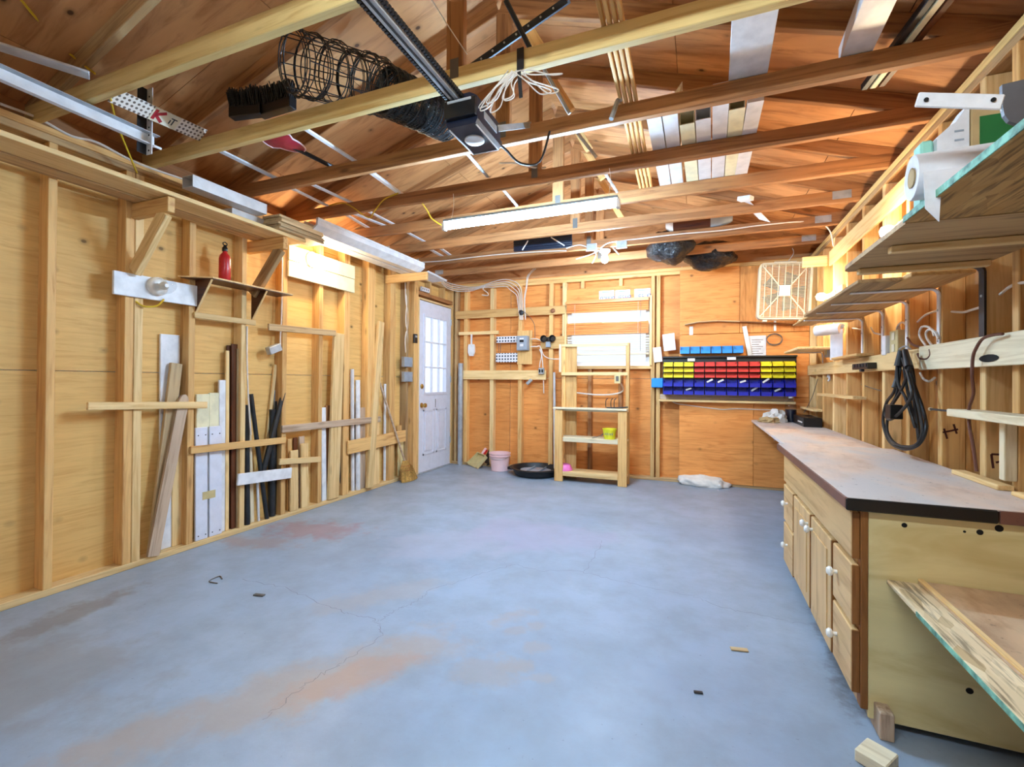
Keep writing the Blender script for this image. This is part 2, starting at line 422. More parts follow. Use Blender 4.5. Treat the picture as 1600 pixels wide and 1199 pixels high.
FLOOR = bpy.data.objects['floor']
def crack(pix, wd):
    pts = [W(u, v, z=0) for u, v in pix]; out = []
    for i in range(len(pts)-1):
        for j in range(9):
            t = j/9; p = pts[i].lerp(pts[i+1], t); k = .014 if 0 < j else .004
            out.append(p+V((random.uniform(-k, k), random.uniform(-k, k), 0)))
    out.append(pts[-1]); vs = []; fs = []
    for i, p in enumerate(out):
        d = (out[min(i+1, len(out)-1)]-out[max(i-1, 0)]).normalized(); s = V((-d.y, d.x, 0))*wd/2*random.uniform(.6, 1.3)
        vs += [p+s+V((0, 0, .0006)), p-s+V((0, 0, .0006))]
    for i in range(len(out)-1): fs.append((2*i, 2*i+1, 2*i+3, 2*i+2))
    m = MB(); m.add(vs, fs); m.build('crack', 'crack_line', FLOOR)
crack([(380, 905), (450, 920), (512, 947), (545, 960), (585, 968), (590, 975), (598, 990), (560, 1022), (520, 1045), (480, 1068), (452, 1090), (410, 1125)], .002)
crack([(590, 972), (610, 958), (635, 948), (660, 935), (675, 920), (720, 908), (760, 895), (808, 882), (840, 892), (905, 893), (950, 904), (1000, 915), (1075, 930), (1130, 950), (1190, 962), (1265, 978)], .002)
crack([(912, 893), (930, 870), (940, 845)], .002)

# left wall -----------------------------------------------------------------
wl = sempty('wall_left', 'open stud wall sheathed in orange plywood, with the white door at its far end')
DY0, DY1, DZ = 4.955, 5.765, 2.19
xs0, xs1 = XL-SD-.012, XL-SD
ys = [YF-.1, -.74, 1.79, 4.04, 4.915]
for k in range(4):
    for (z0, z1) in ((.0, 1.215), (1.22, 2.40), (2.404, 2.56)):
        bx('plywood_panel', (xs0, ys[k]+.002, z0), (xs1, ys[k+1]-.002, z1), 'ply_wall', wl, grain=1, c=0)
bx('plywood_panel', (xs0, 4.917, DZ+.03), (xs1, YB+.1, 2.56), 'ply_wall', wl, grain=1, c=0)
bx('plywood_panel', (xs0, DY1+.04, 0), (xs1, YB+.1, DZ+.028), 'ply_wall', wl, grain=2, c=0)
bx('bottom_plate', (XL-SD, YF, 0), (XL, 4.93, .038), 'pine_pale', wl)
bx('top_plate', (XL-SD, YF, ZP-.038), (XL, YB+.09, ZP), 'stud_fir', wl)
bx('top_plate', (XL-SD, YF, ZP-.078), (XL, YB+.09, ZP-.04), 'stud_grey', wl)
def lstud(yc, t=.040, mat='stud_fir', z0=.038, z1=ZP-.078):
    bx('stud', (XL-SD, yc-t/2, z0), (XL, yc+t/2, z1), mat, wl, grain=2)
for yc in (-1.5, -1.13, -.74, -.35, .04, .43, .82, 1.02): lstud(yc)
lstud(1.395, .04); lstud(1.765, .048, 'stud_fir'); lstud(1.817, .048, 'pine_pale')
lstud(2.146, .044, 'stud_fir'); lstud(2.541, .042, 'pine_pale'); lstud(2.921, .046, 'stud_fir')
lstud(3.326, .046); lstud(3.668, .08); lstud(4.04, .11); lstud(4.41, .10, 'stud_fir')
lstud(4.70, .05, 'stud_grey'); lstud(4.885, .085, 'stud_fir', 0)
bx('header', (XL-SD, 4.93, DZ+.06), (XL-.005, YB, 2.30), 'truss_fir', wl)
bx('cripple_stud', (XL-SD, 5.2, 2.30), (XL-.005, 5.24, ZP-.078), 'stud_fir', wl)
bx('cripple_stud', (XL-SD, 5.55, 2.30), (XL-.005, 5.59, ZP-.078), 'stud_fir', wl)
# white door with nine panes
d = thing('door_1', 'white panelled entry door with nine panes and brass knobs', 'door', (XL-.02, (DY0+DY1)/2, 0)); d['kind'] = 'structure'
fx = XL-.012
mb = MB()                                        # slab with the light opening left free
OY0, OY1, OZ0, OZ1 = 5.095, 5.625, 1.02, 2.0
for (a, b, e, g) in ((DY0, OY0, .012, DZ), (OY1, DY1, .012, DZ), (OY0, OY1, .012, OZ0), (OY0, OY1, OZ1, DZ)):
    mb.box((fx-.042, a, e), (fx, b, g))
mb.build('door_slab', 'door_paint', d)
mb = MB()
for (a, b, e, g) in ((OY0-.03, OY0, OZ0-.03, OZ1+.03), (OY1, OY1+.03, OZ0-.03, OZ1+.03), (OY0, OY1, OZ0-.03, OZ0), (OY0, OY1, OZ1, OZ1+.03)):
    mb.box((fx, a, e), (fx+.012, b, g))
mb.build('light_frame', 'door_paint', d)
for k in (1, 2):
    yy = OY0+(OY1-OY0)*k/3; zz = OZ0+(OZ1-OZ0)*k/3
    bx('muntin', (fx-.02, yy-.008, OZ0), (fx+.008, yy+.008, OZ1), 'door_paint', d)
    bx('muntin', (fx-.019, OY0, zz-.008), (fx+.007, OY1, zz+.008), 'door_paint', d)
for i in range(3):
    for j in range(3):
        y0 = OY0+(OY1-OY0)*i/3; z0 = OZ0+(OZ1-OZ0)*j/3
        bx('pane', (fx-.03, y0+.001, z0+.001), (fx-.026, y0+(OY1-OY0)/3-.001, z0+(OZ1-OZ0)/3-.001), 'pane_glass', d, c=0)
for (a, b) in ((5.07, 5.33), (5.39, 5.65)):
    m = MB()
    for (q, w0, w1, dx) in ((0, 0, .025, .006),):
        m.box((fx, a, .22), (fx+.007, a+.02, .80)); m.box((fx, b-.02, .22), (fx+.007, b, .80)); m.box((fx, a, .22), (fx+.007, b, .24)); m.box((fx, a, .78), (fx+.007, b, .80))
    m.box((fx, a+.05, .27), (fx+.009, b-.05, .75)); m.build('raised_panel', 'door_paint', d)
RX = M4.Rotation(PI/2, 4, 'Y')
m = MB().lathe([(.032, 0), (.032, .008), (.012, .012), (.012, .035), (.026, .042), (.030, .058), (.024, .07), (.004, .074)], 18, M4.Translation((fx, 5.03, .86)) @ RX); m.build('door_knob', 'brass', d, True)
m = MB().lathe([(.03, 0), (.03, .012), (.02, .02), (.004, .022)], 18, M4.Translation((fx, 5.03, 1.10)) @ RX); m.build('deadbolt', 'brass', d, True)
bx('keeper_mark', (fx, 5.36, .82), (fx+.004, 5.37, .93), 'cord_grey', d)
for zz in (.3, 1.15, 1.95): bx('hinge', (fx-.005, DY1-.012, zz), (fx+.012, DY1+.012, zz+.09), 'galv', d)
t = sempty('trim_1', 'wooden jambs and casing around the white door')
bx('jamb', (XL-SD, 4.93, 0), (XL+.005, DY0-.003, DZ+.03), 'pine_pale', t); bx('jamb', (XL-SD, DY1+.003, 0), (XL+.005, DY1+.04, DZ+.03), 'stud_fir', t)
bx('head_jamb', (XL-SD, DY0-.003, DZ+.006), (XL+.004, DY1+.003, DZ+.03), 'pine_pale', t)
bx('threshold', (XL-SD, DY0, 0), (XL+.02, DY1, .011), 'galv', t)
# right part beyond the door
bx('stud', (XL-SD, YB-.0, 0), (XL, YB+.04, ZP-.078), 'stud_fir', wl, grain=2)

# back wall -----------------------------------------------------------------
wb = sempty('wall_back', 'open stud back wall with plywood, a window and hung parts bins')
def Bx(u): return W(u, 600, y=YB).x
ybs0, ybs1 = YB+SD, YB+SD+.012
WX0, WX1, WZ0, WZ1 = -1.585, -.555, 1.375, 2.20   # window opening
for (x0, x1, z0, z1) in ((XL-.1, -2.40, 0, 1.215), (-2.396, WX0, 0, 1.215), (WX0, -.2, 0, 1.215), (-.196, XR+.1, 0, 1.215),
                         (XL-.1, -2.40, 1.22, 2.56), (-2.396, WX0, 1.22, 2.56), (WX0, WX1, 1.22, WZ0), (WX0, WX1, WZ1, 2.56), (WX1, -.2, 1.22, 2.56), (-.196, XR+.1, 1.22, 2.56)):
    bx('plywood_panel', (x0+.001, ybs0, z0), (x1-.001, ybs1, z1), 'ply_back', wb, grain=0, c=0)
m = MB().prism([(XL-.35, ybs0, 2.56), (XR+.35, ybs0, 2.56), (XR+.35, ybs0, 2.60), (XRIDGE, ybs0, rafter_z(XRIDGE)+ZS-.005), (XL-.35, ybs0, 2.60)], (0, .012, 0))
m.build('gable_panel', 'ply_roof', wb)
bx('bottom_plate', (XL, YB, 0), (XR, YB+SD, .038), 'stud_grey', wb)
bx('top_plate', (XL, YB, ZP-.038), (XR, YB+SD, ZP), 'stud_fir', wb)
bx('top_plate', (XL, YB, ZP-.078), (XR, YB+SD, ZP-.040), 'stud_fir', wb)
def bstud(xc, t=.04, mat='stud_fir', z0=.038, z1=ZP-.078):
    bx('stud', (xc-t/2, YB, z0), (xc+t/2, YB+SD, z1), mat, wb, grain=2)
for xc, mt in ((-3.20, 'stud_grey'), (-3.045, 'stud_fir'), (-2.64, 'pine_pale'), (-2.225, 'stud_fir'), (-1.795, 'stud_fir'), (-1.615, 'pine_pale')): bstud(xc, .055 if xc > -3.1 else .04, mt)
for xc in (-.518, -.455): bstud(xc, .045, 'stud_fir')
for xc in (-1.28, -.90): bstud(xc, .045, 'truss_fir', .038, WZ0-.04)
for xc in (-1.38, -.90): bstud(xc, .045, 'stud_fir', WZ1+.16, ZP-.078)
bx('sill', (WX0-.02, YB, WZ0-.04), (WX1+.02, YB+SD, WZ0), 'pine_pale', wb)
bx('header', (WX0-.02, YB+.005, WZ1), (WX1+.02, YB+SD, WZ1+.16), 'ply_back', wb)
bx('window_jamb', (WX0-.02, YB-.02, WZ0), (WX0, YB+SD, WZ1), 'pine_pale', wb); bx('window_jamb', (WX1, YB-.02, WZ0), (WX1+.03, YB+SD, WZ1+.02), 'pine_pale', wb)
# plywood sheets nailed over the studs at the right
bx('plywood_panel', (-.214, YB-.014, .03), (.56, YB-.002, 1.02), 'ply_back', wb, grain=0)
bx('plywood_panel', (.563, YB-.013, .03), (XR, YB-.002, 1.02), 'ply_back', wb, grain=0)
bx('plywood_panel', (-.214, YB-.014, 1.024), (XR, YB-.002, 1.73), 'ply_back', wb, grain=0)
bx('plywood_panel', (-.214, YB-.016, 1.735), (.42, YB-.002, 2.49), 'ply_back', wb, grain=0)
bx('plywood_panel', (.423, YB-.014, 1.735), (XR, YB-.002, 2.48), 'ply_back', wb, grain=2)
# horizontal boards
def hb(name, p, q, lo, hi, mat, y=YB, t=.02):
    return bx(name, (p, y-t, lo), (q, y-.001, hi), mat, wb)
hb('rail_board', -3.20, -1.58, 2.045, 2.155, 'stud_fir')
hb('rail_board', -3.12, -1.85, 1.195, 1.32, 'pine_pale', t=.03)
hb('cleat', -3.14, -2.53, 1.815, 1.86, 'pine_pale', t=.03)
hb('backing_board', -1.93, -1.60, 1.60, 1.76, 'stud_fir')
hb('backing_board', -2.26, -2.05, 1.40, 1.85, 'stud_fir', t=.012)

# window + blind
w1 = sempty('window_1', 'small window with white sash behind the wooden blind')
mb = MB()
for (a, b, e, g) in ((WX0, WX0+.05, WZ0, WZ1), (WX1-.05, WX1, WZ0, WZ1), (WX0+.05, WX1-.05, WZ0, WZ0+.05), (WX0+.05, WX1-.05, WZ1-.05, WZ1), (WX0+.05, WX1-.05, 1.77, 1.80)):
    mb.box((a, YB+.055, e), (b, YB+.09, g))
mb.build('sash', 'white_vinyl', w1)
bx('pane', (WX0+.05, YB+.07, WZ0+.05), (WX1-.05, YB+.075, 1.77), 'pane_glass', w1, c=0)
bx('pane', (WX0+.05, YB+.07, 1.80), (WX1-.05, YB+.075, WZ1-.05), 'pane_glass', w1, c=0)

# right wall ----------------------------------------------------------------
wr = sempty('wall_right', 'open stud right wall of brown boards behind the long workbench')
yy = YF-.1
k = 0
while yy < YB+.1:
    wd = (.30, .27, .33, .29)[k % 4]; y1 = min(yy+wd, YB+.11)
    bx('sheathing_board', (XR+SD, yy+.002, 0), (XR+SD+.014, y1-.002, 2.56), 'ply_right', wr, grain=2); yy = y1; k += 1
bx('bottom_plate', (XR, YF, 0), (XR+SD, YB, .038), 'stud_grey', wr)
bx('top_plate', (XR-.0, YF, ZP-.038), (XR+SD, YB+SD, ZP), 'truss_pale', wr)
bx('top_plate', (XR-.0, YF, ZP-.078), (XR+SD, YB+SD, ZP-.040), 'stud_grey', wr)
for yc in (-1.4, -1.0, -.6, -.2, .2, .6, 1.0, 1.4, 1.78, 2.10): bx('stud', (XR, yc-.02, .038), (XR+SD, yc+.02, ZP-.078), 'stud_fir', wr, grain=2)
for i, yc in enumerate((2.30, 2.515, 2.885, 3.262, 3.635, 4.035, 4.425, 4.824, 5.186, 5.445, 5.76)):
    bx('stud', (XR, yc-.021, .038), (XR+SD, yc+.021, ZP-.078), ('stud_fir', 'pine_pale', 'stud_fir')[i % 3], wr, grain=2)
bx('ledger_board', (XR-.022, 2.885, 1.26), (XR-.001, 5.75, 1.365), 'pine_pale', wr)
bx('ledger_board', (XR-.045, 1.2, 1.25), (XR-.024, 2.99, 1.37), 'pine_white', wr)
# upper light-coloured valance and nailer above the lamp shelf
bx('nailer_board', (XR-.02, 2.62, 2.225), (XR-.001, 4.89, 2.352), 'pine_pale', wr)
bx('blocking', (XR-.20, 5.02, 2.26), (XR-.001, 5.06, 2.355), 'pine_pale', wr, grain=0)

# front wall with the closed sectional garage door (behind the viewer) --------
wf = sempty('wall_front', 'front wall around the closed sectional garage door')
bx('plywood_panel', (XL-.1, YF-.10, 0), (-2.6, YF, 2.56), 'ply_wall', wf, grain=2); bx('plywood_panel', (.45, YF-.10, 0), (XR+.1, YF, 2.56), 'ply_wall', wf, grain=2)
bx('plywood_panel', (-2.6, YF-.10, 2.2), (.45, YF, 2.56), 'ply_wall', wf)
m = MB().prism([(XL-.35, YF-.05, 2.56), (XR+.35, YF-.05, 2.56), (XR+.35, YF-.05, 2.60), (XRIDGE, YF-.05, rafter_z(XRIDGE)+ZS-.005), (XL-.35, YF-.05, 2.60)], (0, .012, 0)); m.build('gable_panel', 'ply_roof', wf)
gd = thing('door_2', 'white sectional garage door, closed, in the front wall', 'garage door', (-1.07, YF, 0)); gd['kind'] = 'structure'
for k in range(4): bx('door_section', (-2.6, YF-.06, .004+.549*k), (.45, YF-.02, .545+.549*k), 'door_paint', gd)

# weather siding outside the studs closes the gaps between the sheets
for nm, lo, hi in (('siding', (XL-SD-.04, YF-.12, 0), (XL-SD-.013, 4.915, 2.6)), ('siding', (XL-SD-.04, 4.915, DZ+.03), (XL-SD-.013, YB+.14, 2.6)), ('siding', (XL-SD-.04, DY1+.02, 0), (XL-SD-.013, YB+.14, DZ+.03))): bx(nm, lo, hi, 'white_vinyl', wl, c=0)
bx('siding', (XR+SD+.015, YF-.12, 0), (XR+SD+.04, YB+.14, 2.6), 'white_vinyl', wr, c=0)
for lo, hi in (((XL-.13, ybs1+.001, 0), (WX0, ybs1+.03, 2.6)), ((WX1, ybs1+.001, 0), (XR+.13, ybs1+.03, 2.6)), ((WX0, ybs1+.001, 0), (WX1, ybs1+.03, WZ0)), ((WX0, ybs1+.001, WZ1), (WX1, ybs1+.03, 2.6))): bx('siding', lo, hi, 'white_vinyl', wb, c=0)
# roof deck -------------------------------------------------------------------
ce = sempty('ceiling', 'underside of the gable roof, bare plywood sheets')
sl = math.sqrt(1+SLOPE**2)
for side in (-1, 1):
    dx = V((side, 0, -SLOPE)).normalized(); nn = V((side*SLOPE, 0, 1)).normalized()
    apex = V((XRIDGE, 0, rafter_z(XRIDGE)+ZS))
    for r, (a, b) in enumerate(((0, 1.0), (1.004, 2.0), (2.004, 2.68))):
        yc = YF-.15 - (.9 if r % 2 else 0)
        while yc < YB+.2:
            y0, y1 = max(yc, YF-.15), min(yc+2.24, YB+.25)
            if y1-y0 > .1:
                c0 = apex + dx*a + V((0, y0+.0015, 0)) + nn*.008; c1 = apex + dx*b + V((0, y0+.0015, 0)) + nn*.008
                off = V((0, (y1-y0)/2, 0))
                board('roof_panel', c0+off, c1+off, y1-y0-.003, .015, 'ply_roof', ce, n=nn, c=0)
            yc += 2.24

for side in (-1, 1):   # shingled outer skin, and the soffit boards closing the eaves
    dx = V((side, 0, -SLOPE)).normalized(); nn = V((side*SLOPE, 0, 1)).normalized(); apex = V((XRIDGE, (YF+YB)/2, rafter_z(XRIDGE)+ZS))+nn*.024
    board('shingle_layer', apex, apex+dx*2.70, YB-YF+.6, .014, 'black_rubber', ce, n=nn, c=0)
    xa = XRIDGE+side*2.26
    bx('eave_blocking', (xa-.012, YF-.1, ZP-.03), (xa+.012, YB+.1, ZP+.20), 'truss_fir', ce)

# trusses -----------------------------------------------------------------------
TY = [1.327+SP*i for i in range(-5, 9)]
TLAB = {0: 'nearest roof truss in view, pale chord crossing the top left corner', 1: 'second nearest roof truss, pale chord running under the opener rail',
        2: 'third roof truss, dark chord passing behind the opener motor', 3: 'fourth roof truss, dark chord directly above the fluorescent tube',
        4: 'fifth roof truss, orange chord just behind the fluorescent tube', 5: 'sixth roof truss, orange chord in front of the dark louvre panel',
        6: 'seventh roof truss, carrying the bright ceiling bulb', 7: 'last roof truss, just before the back wall'}
for i, y in enumerate(TY):
    k = i-5+0
    idx = i-5
    if y > YB-.1 or y < YF: continue
    lab = TLAB.get(idx+0)
    t = thing('roof_truss', lab if lab else ('', 'first', 'second', 'third', 'fourth', 'fifth')[-idx]+' roof truss on the door side of the nearest one', 'truss', (XRIDGE, y, ZP), 'roof trusses')
    cm = 'truss_pale' if idx <= 1 else 'truss_fir'
    board('bottom_chord', (XL-.12, y, ZP+.0445), (XR+.12, y, ZP+.0445), .089, .038, cm, t, n=(0, 1, 0))
    for side in (-1, 1):
        e = V((XRIDGE+side*2.45, y, 0)); e.z = rafter_z(e.x)+ZS/2; a = V((XRIDGE+side*.012, y, 0)); a.z = rafter_z(XRIDGE)+ZS/2
        board('top_chord', e, a, .089, .037, 'truss_fir' if idx > 0 else 'stud_grey', t, n=(0, 1, 0))
        # diagonal web
        p = V((XRIDGE+side*.95, y+.0, ZP+.09)); q = V((XRIDGE+side*.06, y, rafter_z(XRIDGE)-.02))
        if idx in (1, 3, 5) and side == 1 or idx in (2, 4) and side == -1: pass
        if idx > 4: bx('gusset_plate', (XRIDGE+side*2.06-.06, y-.0205, ZP+.025), (XRIDGE+side*2.06+.06, y-.0195, ZP+.085), 'galv', t, c=0)
    board('king_post', (XRIDGE+.03, y, ZP+.089), (XRIDGE+.03, y, rafter_z(XRIDGE)+.03), .089, .036, 'truss_fir', t, n=(0, 1, 0))
    bx('gusset_plate', (XRIDGE+.03-.022, y-.0205, ZP+.04), (XRIDGE+.03+.022, y-.0195, ZP+.13), 'cord_grey', t, c=0)
    if idx >= 0:
        board('diagonal_web', (XRIDGE+.10, y+.038, rafter_z(XRIDGE)+.02), (XRIDGE+.27, y+.038, rafter_z(XRIDGE)-.28), .06, .036, 'stud_fir', t, n=(0, 1, 0))
# ------------------------------------------------------------------ overhead
def Tub(name, label, cat, pts, r, mat, group=None, k=6, sub=6):
    return tag(cable(name, pts, r, mat, None, k, sub), label, cat, group)

# garage door opener
op = thing('garage_door_opener', 'dark garage door opener motor with round lens, hung under the trusses', 'opener', W(735, 195, z=2.45))
ox = -1.03
m = MB(); ob = -1.0; prof = [(-.08, 2.35), (-.07, 2.33), (.07, 2.33), (.08, 2.35), (.075, 2.455), (.04, 2.475), (-.04, 2.475), (-.075, 2.455)]
m.prism([(ob+a, 1.85, z) for a, z in prof], (0, .26, 0)); m.build('housing', 'navy_plastic', op)
bx('front_bumper', (ob-.078, 1.825, 2.36), (ob+.078, 1.852, 2.44), 'black_plastic', op)
bx('chrome_strip', (ob-.06, 1.821, 2.425), (ob+.06, 1.835, 2.437), 'rail_steel', op)
MB().lathe([(.062, 0), (.062, -.006), (.05, -.012), (.003, -.014)], 24, M4.Translation((ob, 1.98, 2.33)) @ M4.Diagonal((.75, .75, 1, 1))).build('light_lens', 'white_vinyl', op, True)
m = MB(); m.tube([(ob-.068, 1.86, 2.329), (ob-.068, 2.105, 2.329), (ob+.068, 2.105, 2.329), (ob+.068, 1.86, 2.329)], .004, 6); m.build('trim_edge', 'rail_steel', op)
bx('side_vent', (ob+.076, 1.92, 2.385), (ob+.0815, 2.06, 2.42), 'galv', op)
bx('rail', (ox-.022, YF+.05, 2.445), (ox+.022, 1.86, 2.475), 'rail_steel', op)
bx('rail_groove', (ox-.004, YF+.05, 2.440), (ox+.004, 1.86, 2.446), 'steel_dark', op)
for s in (-1, 1):                                  # drive chain, link by link joined
    m = MB(); y = .2
    while y < 1.86:
        m.box((ox+s*.036-.007, y, 2.449), (ox+s*.036+.007, y+.011, 2.467)); y += .0165
    c = m.build('drive_chain', 'steel_dark', op); c['kind'] = 'stuff'
cable('power_cord', [(ob+.06, 2.12, 2.37), (-.92, 2.18, 2.36), (-.88, 2.28, 2.33), (-.80, 2.36, 2.36), (-.76, 2.41, 2.54)], .006, 'black_rubber', op)
bx('plug', (ob+.045, 2.108, 2.355), (ob+.075, 2.14, 2.385), 'black_plastic', op)
for s, yy in ((-1, 1.9), (1, 2.08)): board('hanger_strap', (ob+s*.079, yy, 2.42), (ob+s*.12, TY[7] if s > 0 else TY[6], ZP+.09), .03, .003, 'galv', op, n=(1, 0, 0))
# perforated hanger angles and conduits round the opener
def hanger(label, p, q, wd=.032):
    t = thing('hanger_angle', label, 'angle iron', p, 'perforated hanger angles'); board('flange', p, q, wd, .003, 'steel_dark', t, n=(0, 1, .3))
    p2, q2 = V(p)+V((.015, .012, 0)), V(q)+V((.015, .012, 0)); board('flange', p2, q2, .024, .003, 'steel_dark', t, n=(1, 0, 0))
    d = V(q)-V(p)
    for k in range(1, 8): c = V(p)+d*k/8; MB().lathe([(.005, 0), (.005, .004)], 8, M4.Translation(c+V((0, -.003, 0))) @ M4.Rotation(PI/2, 4, 'X')).build('punched_hole', 'galv', t)
hanger('dark perforated angle iron crossing behind the opener', W(735, 105, y=2.16), W(885, 0, y=2.16))
tb = MB(); tb.tube([W(790, 0, y=1.82), W(828, 75, y=1.93)], .011, 8); tag(tb.build('metal_conduit', 'steel_dark', None, True), 'dark metal pipe slanting down to the second chord above the opener', 'pipe')
for i, (a, b, lab) in enumerate((((850, 108, 2.44), (890, 178, 2.5), 'grey metal pipe slanting down behind the second truss'), ((900, 205, 3.0), (932, 246, 3.05), 'thin grey pipe slanting behind the third truss'),
                                ((728, 238, 2.55), (762, 276, 2.95), 'thin pale pipe behind the opener motor'), ((785, 295, 3.1), (808, 322, 3.3), 'short white pipe above the fluorescent tube'),
                                ((945, 270, 3.1), (964, 300, 3.3), 'thin white pipe at the right end of the tube'))):
    m = MB(); m.tube([W(a[0], a[1], y=a[2]), W(b[0], b[1], y=b[2])], .010, 8); tag(m.build('metal_conduit', 'galv', None, True), lab, 'pipe', 'loose pipes in the trusses')
# hook on the third truss
m = MB(); hp = [W(971, 155, y=2.40), W(965, 158, y=2.39), W(960, 172, y=2.37), W(955, 186, y=2.35)]
m.tube(smoothpath(hp), .012, 8); tag(m.build('rubber_hook', 'galv', None, True), 'grey tubular hook hanging off the third truss chord', 'hook')
# white wire bundle and black strap
t = thing('wire_bundle', 'tangle of thin white wires looped round the chord by the opener', 'wires', W(810, 120, y=1.86))
rnd = random.Random(3)
for k in range(9):
    c0 = W(806+rnd.uniform(-6, 10), 112, y=1.86); L = rnd.uniform(.05, .15); a = rnd.uniform(-.20, -.02) if k < 6 else rnd.uniform(.05, .18)
    cable('wire_loop', [c0, c0+V((a*.5, -.02, -L*.5)), c0+V((a, .0, -L)), c0+V((a+.04, .02, -L*.85)), c0+V((a*.4, .02, -L*.3)), c0+V((.02, .01, .01))], .0028, 'cable_white', t, 5)
for k in range(2): cable('wire_tail', [W(800-6*k, 110, y=1.86), W(775-8*k, 150, y=1.95), W(765-4*k, 185, y=2.1), W(772, 205, y=2.25)], .0025, 'cable_white', t, 5)
cable('wire_tail', [W(675, 0, y=1.7), W(700, 40, y=1.8), W(730, 85, y=1.88)], .0025, 'cable_white', t, 5)
t = thing('cable_tie_strap', 'black rubber strap hanging over the pale chord by the opener', 'strap', W(812, 100, y=1.85))
board('strap', W(813, 75, y=1.86), W(813, 108, y=1.85), .032, .006, 'black_rubber', t, n=(0, 1, 0)); board('strap_end', W(811, 112, y=1.85), W(814, 153, y=1.85), .016, .005, 'black_rubber', t, n=(0, 1, 0))

# wire fencing roll, lying on the chords
def fence_roll(label, p, q, r, rings, longs, seed, rw=.0022):
    t = thing('wire_fencing_roll', label, 'wire roll', p, 'wire fencing rolls in the trusses'); rd = random.Random(seed); p, q = V(p), V(q); X, Yv, N = frame(q-p, (0, 0, 1)); L = (q-p).length
    m = MB()
    for k in range(rings):
        cc = p + X*(L*k/(rings-1))
        for j in range(5):
            rr = r*rd.uniform(.86, 1.03); dc = X*rd.uniform(-.02, .02); tilt = rd.uniform(-.12, .12); pts = []
            for a in range(20):
                an = 2*PI*a/20; pts.append(cc+dc+Yv*math.cos(an)*rr+N*math.sin(an)*rr+X*tilt*r*math.cos(an))
            m.tube(pts, rw, 4, closed=True)
    m.build('ring_wires', 'black_pipe', t)['kind'] = 'stuff'
    m = MB()
    for j in range(longs):
        an = 2*PI*j/longs+rd.uniform(-.05, .05); rr = r*rd.uniform(.88, 1.0)
        m.tube([p+Yv*math.cos(an)*rr+N*math.sin(an)*rr, q+Yv*math.cos(an+.2)*rr+N*math.sin(an+.2)*rr], rw, 4)
    m.build('length_wires', 'black_pipe', t)['kind'] = 'stuff'
fence_roll('open black wire fencing roll resting on the two nearest trusses', W(460, 97, z=2.74), W(598, 138, z=2.86), .15, 6, 16, 5, .003)
fence_roll('tight black mesh roll beside the opener motor', W(604, 142, z=2.79), W(700, 188, z=2.84), .13, 26, 44, 8, .0026)
# black brush heads, red shovel
for k, (p, q, lab) in enumerate((((362, 178, 1.72), (410, 172, 1.74), 'black bristle brush head lying left above the near chord'), ((408, 176, 1.78), (458, 160, 1.80), 'black bristle brush head lying right above the near chord'))):
    a, b = W(p[0], p[1], z=2.68), W(q[0], q[1], z=2.68); t = thing('brush_head', lab, 'brush', a, 'brush heads in the trusses')
    board('brush_block', a, b, .06, .05, 'black_plastic', t, n=(0, 1, 0)); m = MB(); rd = random.Random(k)
    for j in range(420):
        s = a.lerp(b, rd.random())+V((0, rd.uniform(-.03, .03), .02)); m.bar(s, s+V((rd.uniform(-.015, .015), rd.uniform(-.03, .02), rd.uniform(.07, .10))), .004, .004, (1, .2, 0))
    m.build('bristles', 'black_rubber', t)['kind'] = 'stuff'
t = thing('snow_shovel', 'red plastic shovel lying across the chords at left', 'shovel', W(450, 222, z=2.66))
ca, cb_ = W(408, 208, z=2.655), W(476, 236, z=2.648); X_, Y_, N_ = frame(cb_-ca, (0, 0, 1)); L_ = (cb_-ca).length; K = 26
def bl(f, k): a = 2*PI*k/K; r = L_/2*f; wv = .095*f; return (ca+cb_)/2+X_*(r*math.cos(a))+Y_*(wv*math.sin(a)*(1.25 if math.cos(a) < 0 else .9))+N_*(-.02*(1-f*f))
m = MB(); vs = [bl(f, k) for f in (.01, .4, .75, 1) for k in range(K)]; fs = [(i*K+k, i*K+(k+1) % K, (i+1)*K+(k+1) % K, (i+1)*K+k) for i in range(3) for k in range(K)]
m.add(vs+[p+N_*.004 for p in vs], fs+[tuple(4*K+q for q in f) for f in fs]); m.build('blade', 'shovel_red', t, True)
m = MB(); m.tube([bl(1.0, k) for k in range(K)], .005, 6, closed=True); m.build('blade_rim', 'pink_plastic', t, True)
m = MB(); m.tube([W(430, 216, z=2.65), W(522, 262, z=2.64)], .014, 8); m.build('shaft', 'steel_dark', t, True)
tag(board('pale_offcut', W(-40, 60, z=2.64), W(140, 118, z=2.64), .07, .012, 'white_paint', None), 'pale printed offcut lying on the chords at the upper left edge', 'offcut')
# slim white trim sticks lying along the chords
def stick(label, a, b, ya, yb, wd=.03, th=.012, mat='white_paint', nm='trim_stick', grp='slim trim sticks lying on the chords'):
    p, q = W(a[0], a[1], z=ZP+.089+th/2), W(b[0], b[1], z=ZP+.089+th/2); e = (q-p).normalized()*.10
    return tag(board(nm, p-e, q+e, wd, th, mat, None, n=(0, 0, 1)), label, 'trim stick', grp)
stick('white trim stick behind the red shovel', (475, 200), (552, 250), 2.42, 2.99)
stick('white trim stick reaching from the near chord to the third chord, left end', (345, 236), (430, 278), 1.93, 2.44, .04)
stick('pale trim stick between the third and fourth chords, upper one', (487, 288), (546, 315), 2.47, 3.0, .03)
stick('pale trim stick between the third and fourth chords, lower one', (455, 294), (512, 322), 2.47, 3.0, .03)
stick('dark tipped trim stick left of the opener motor', (578, 268), (622, 300), 2.45, 2.98, .035, .02)
stick('left stick of the three between the fourth and fifth chords', (540, 335), (570, 353), 3.02, 3.4, .035)
stick('middle stick of the three between the fourth and fifth chords', (556, 335), (602, 353), 3.02, 3.55, .035)
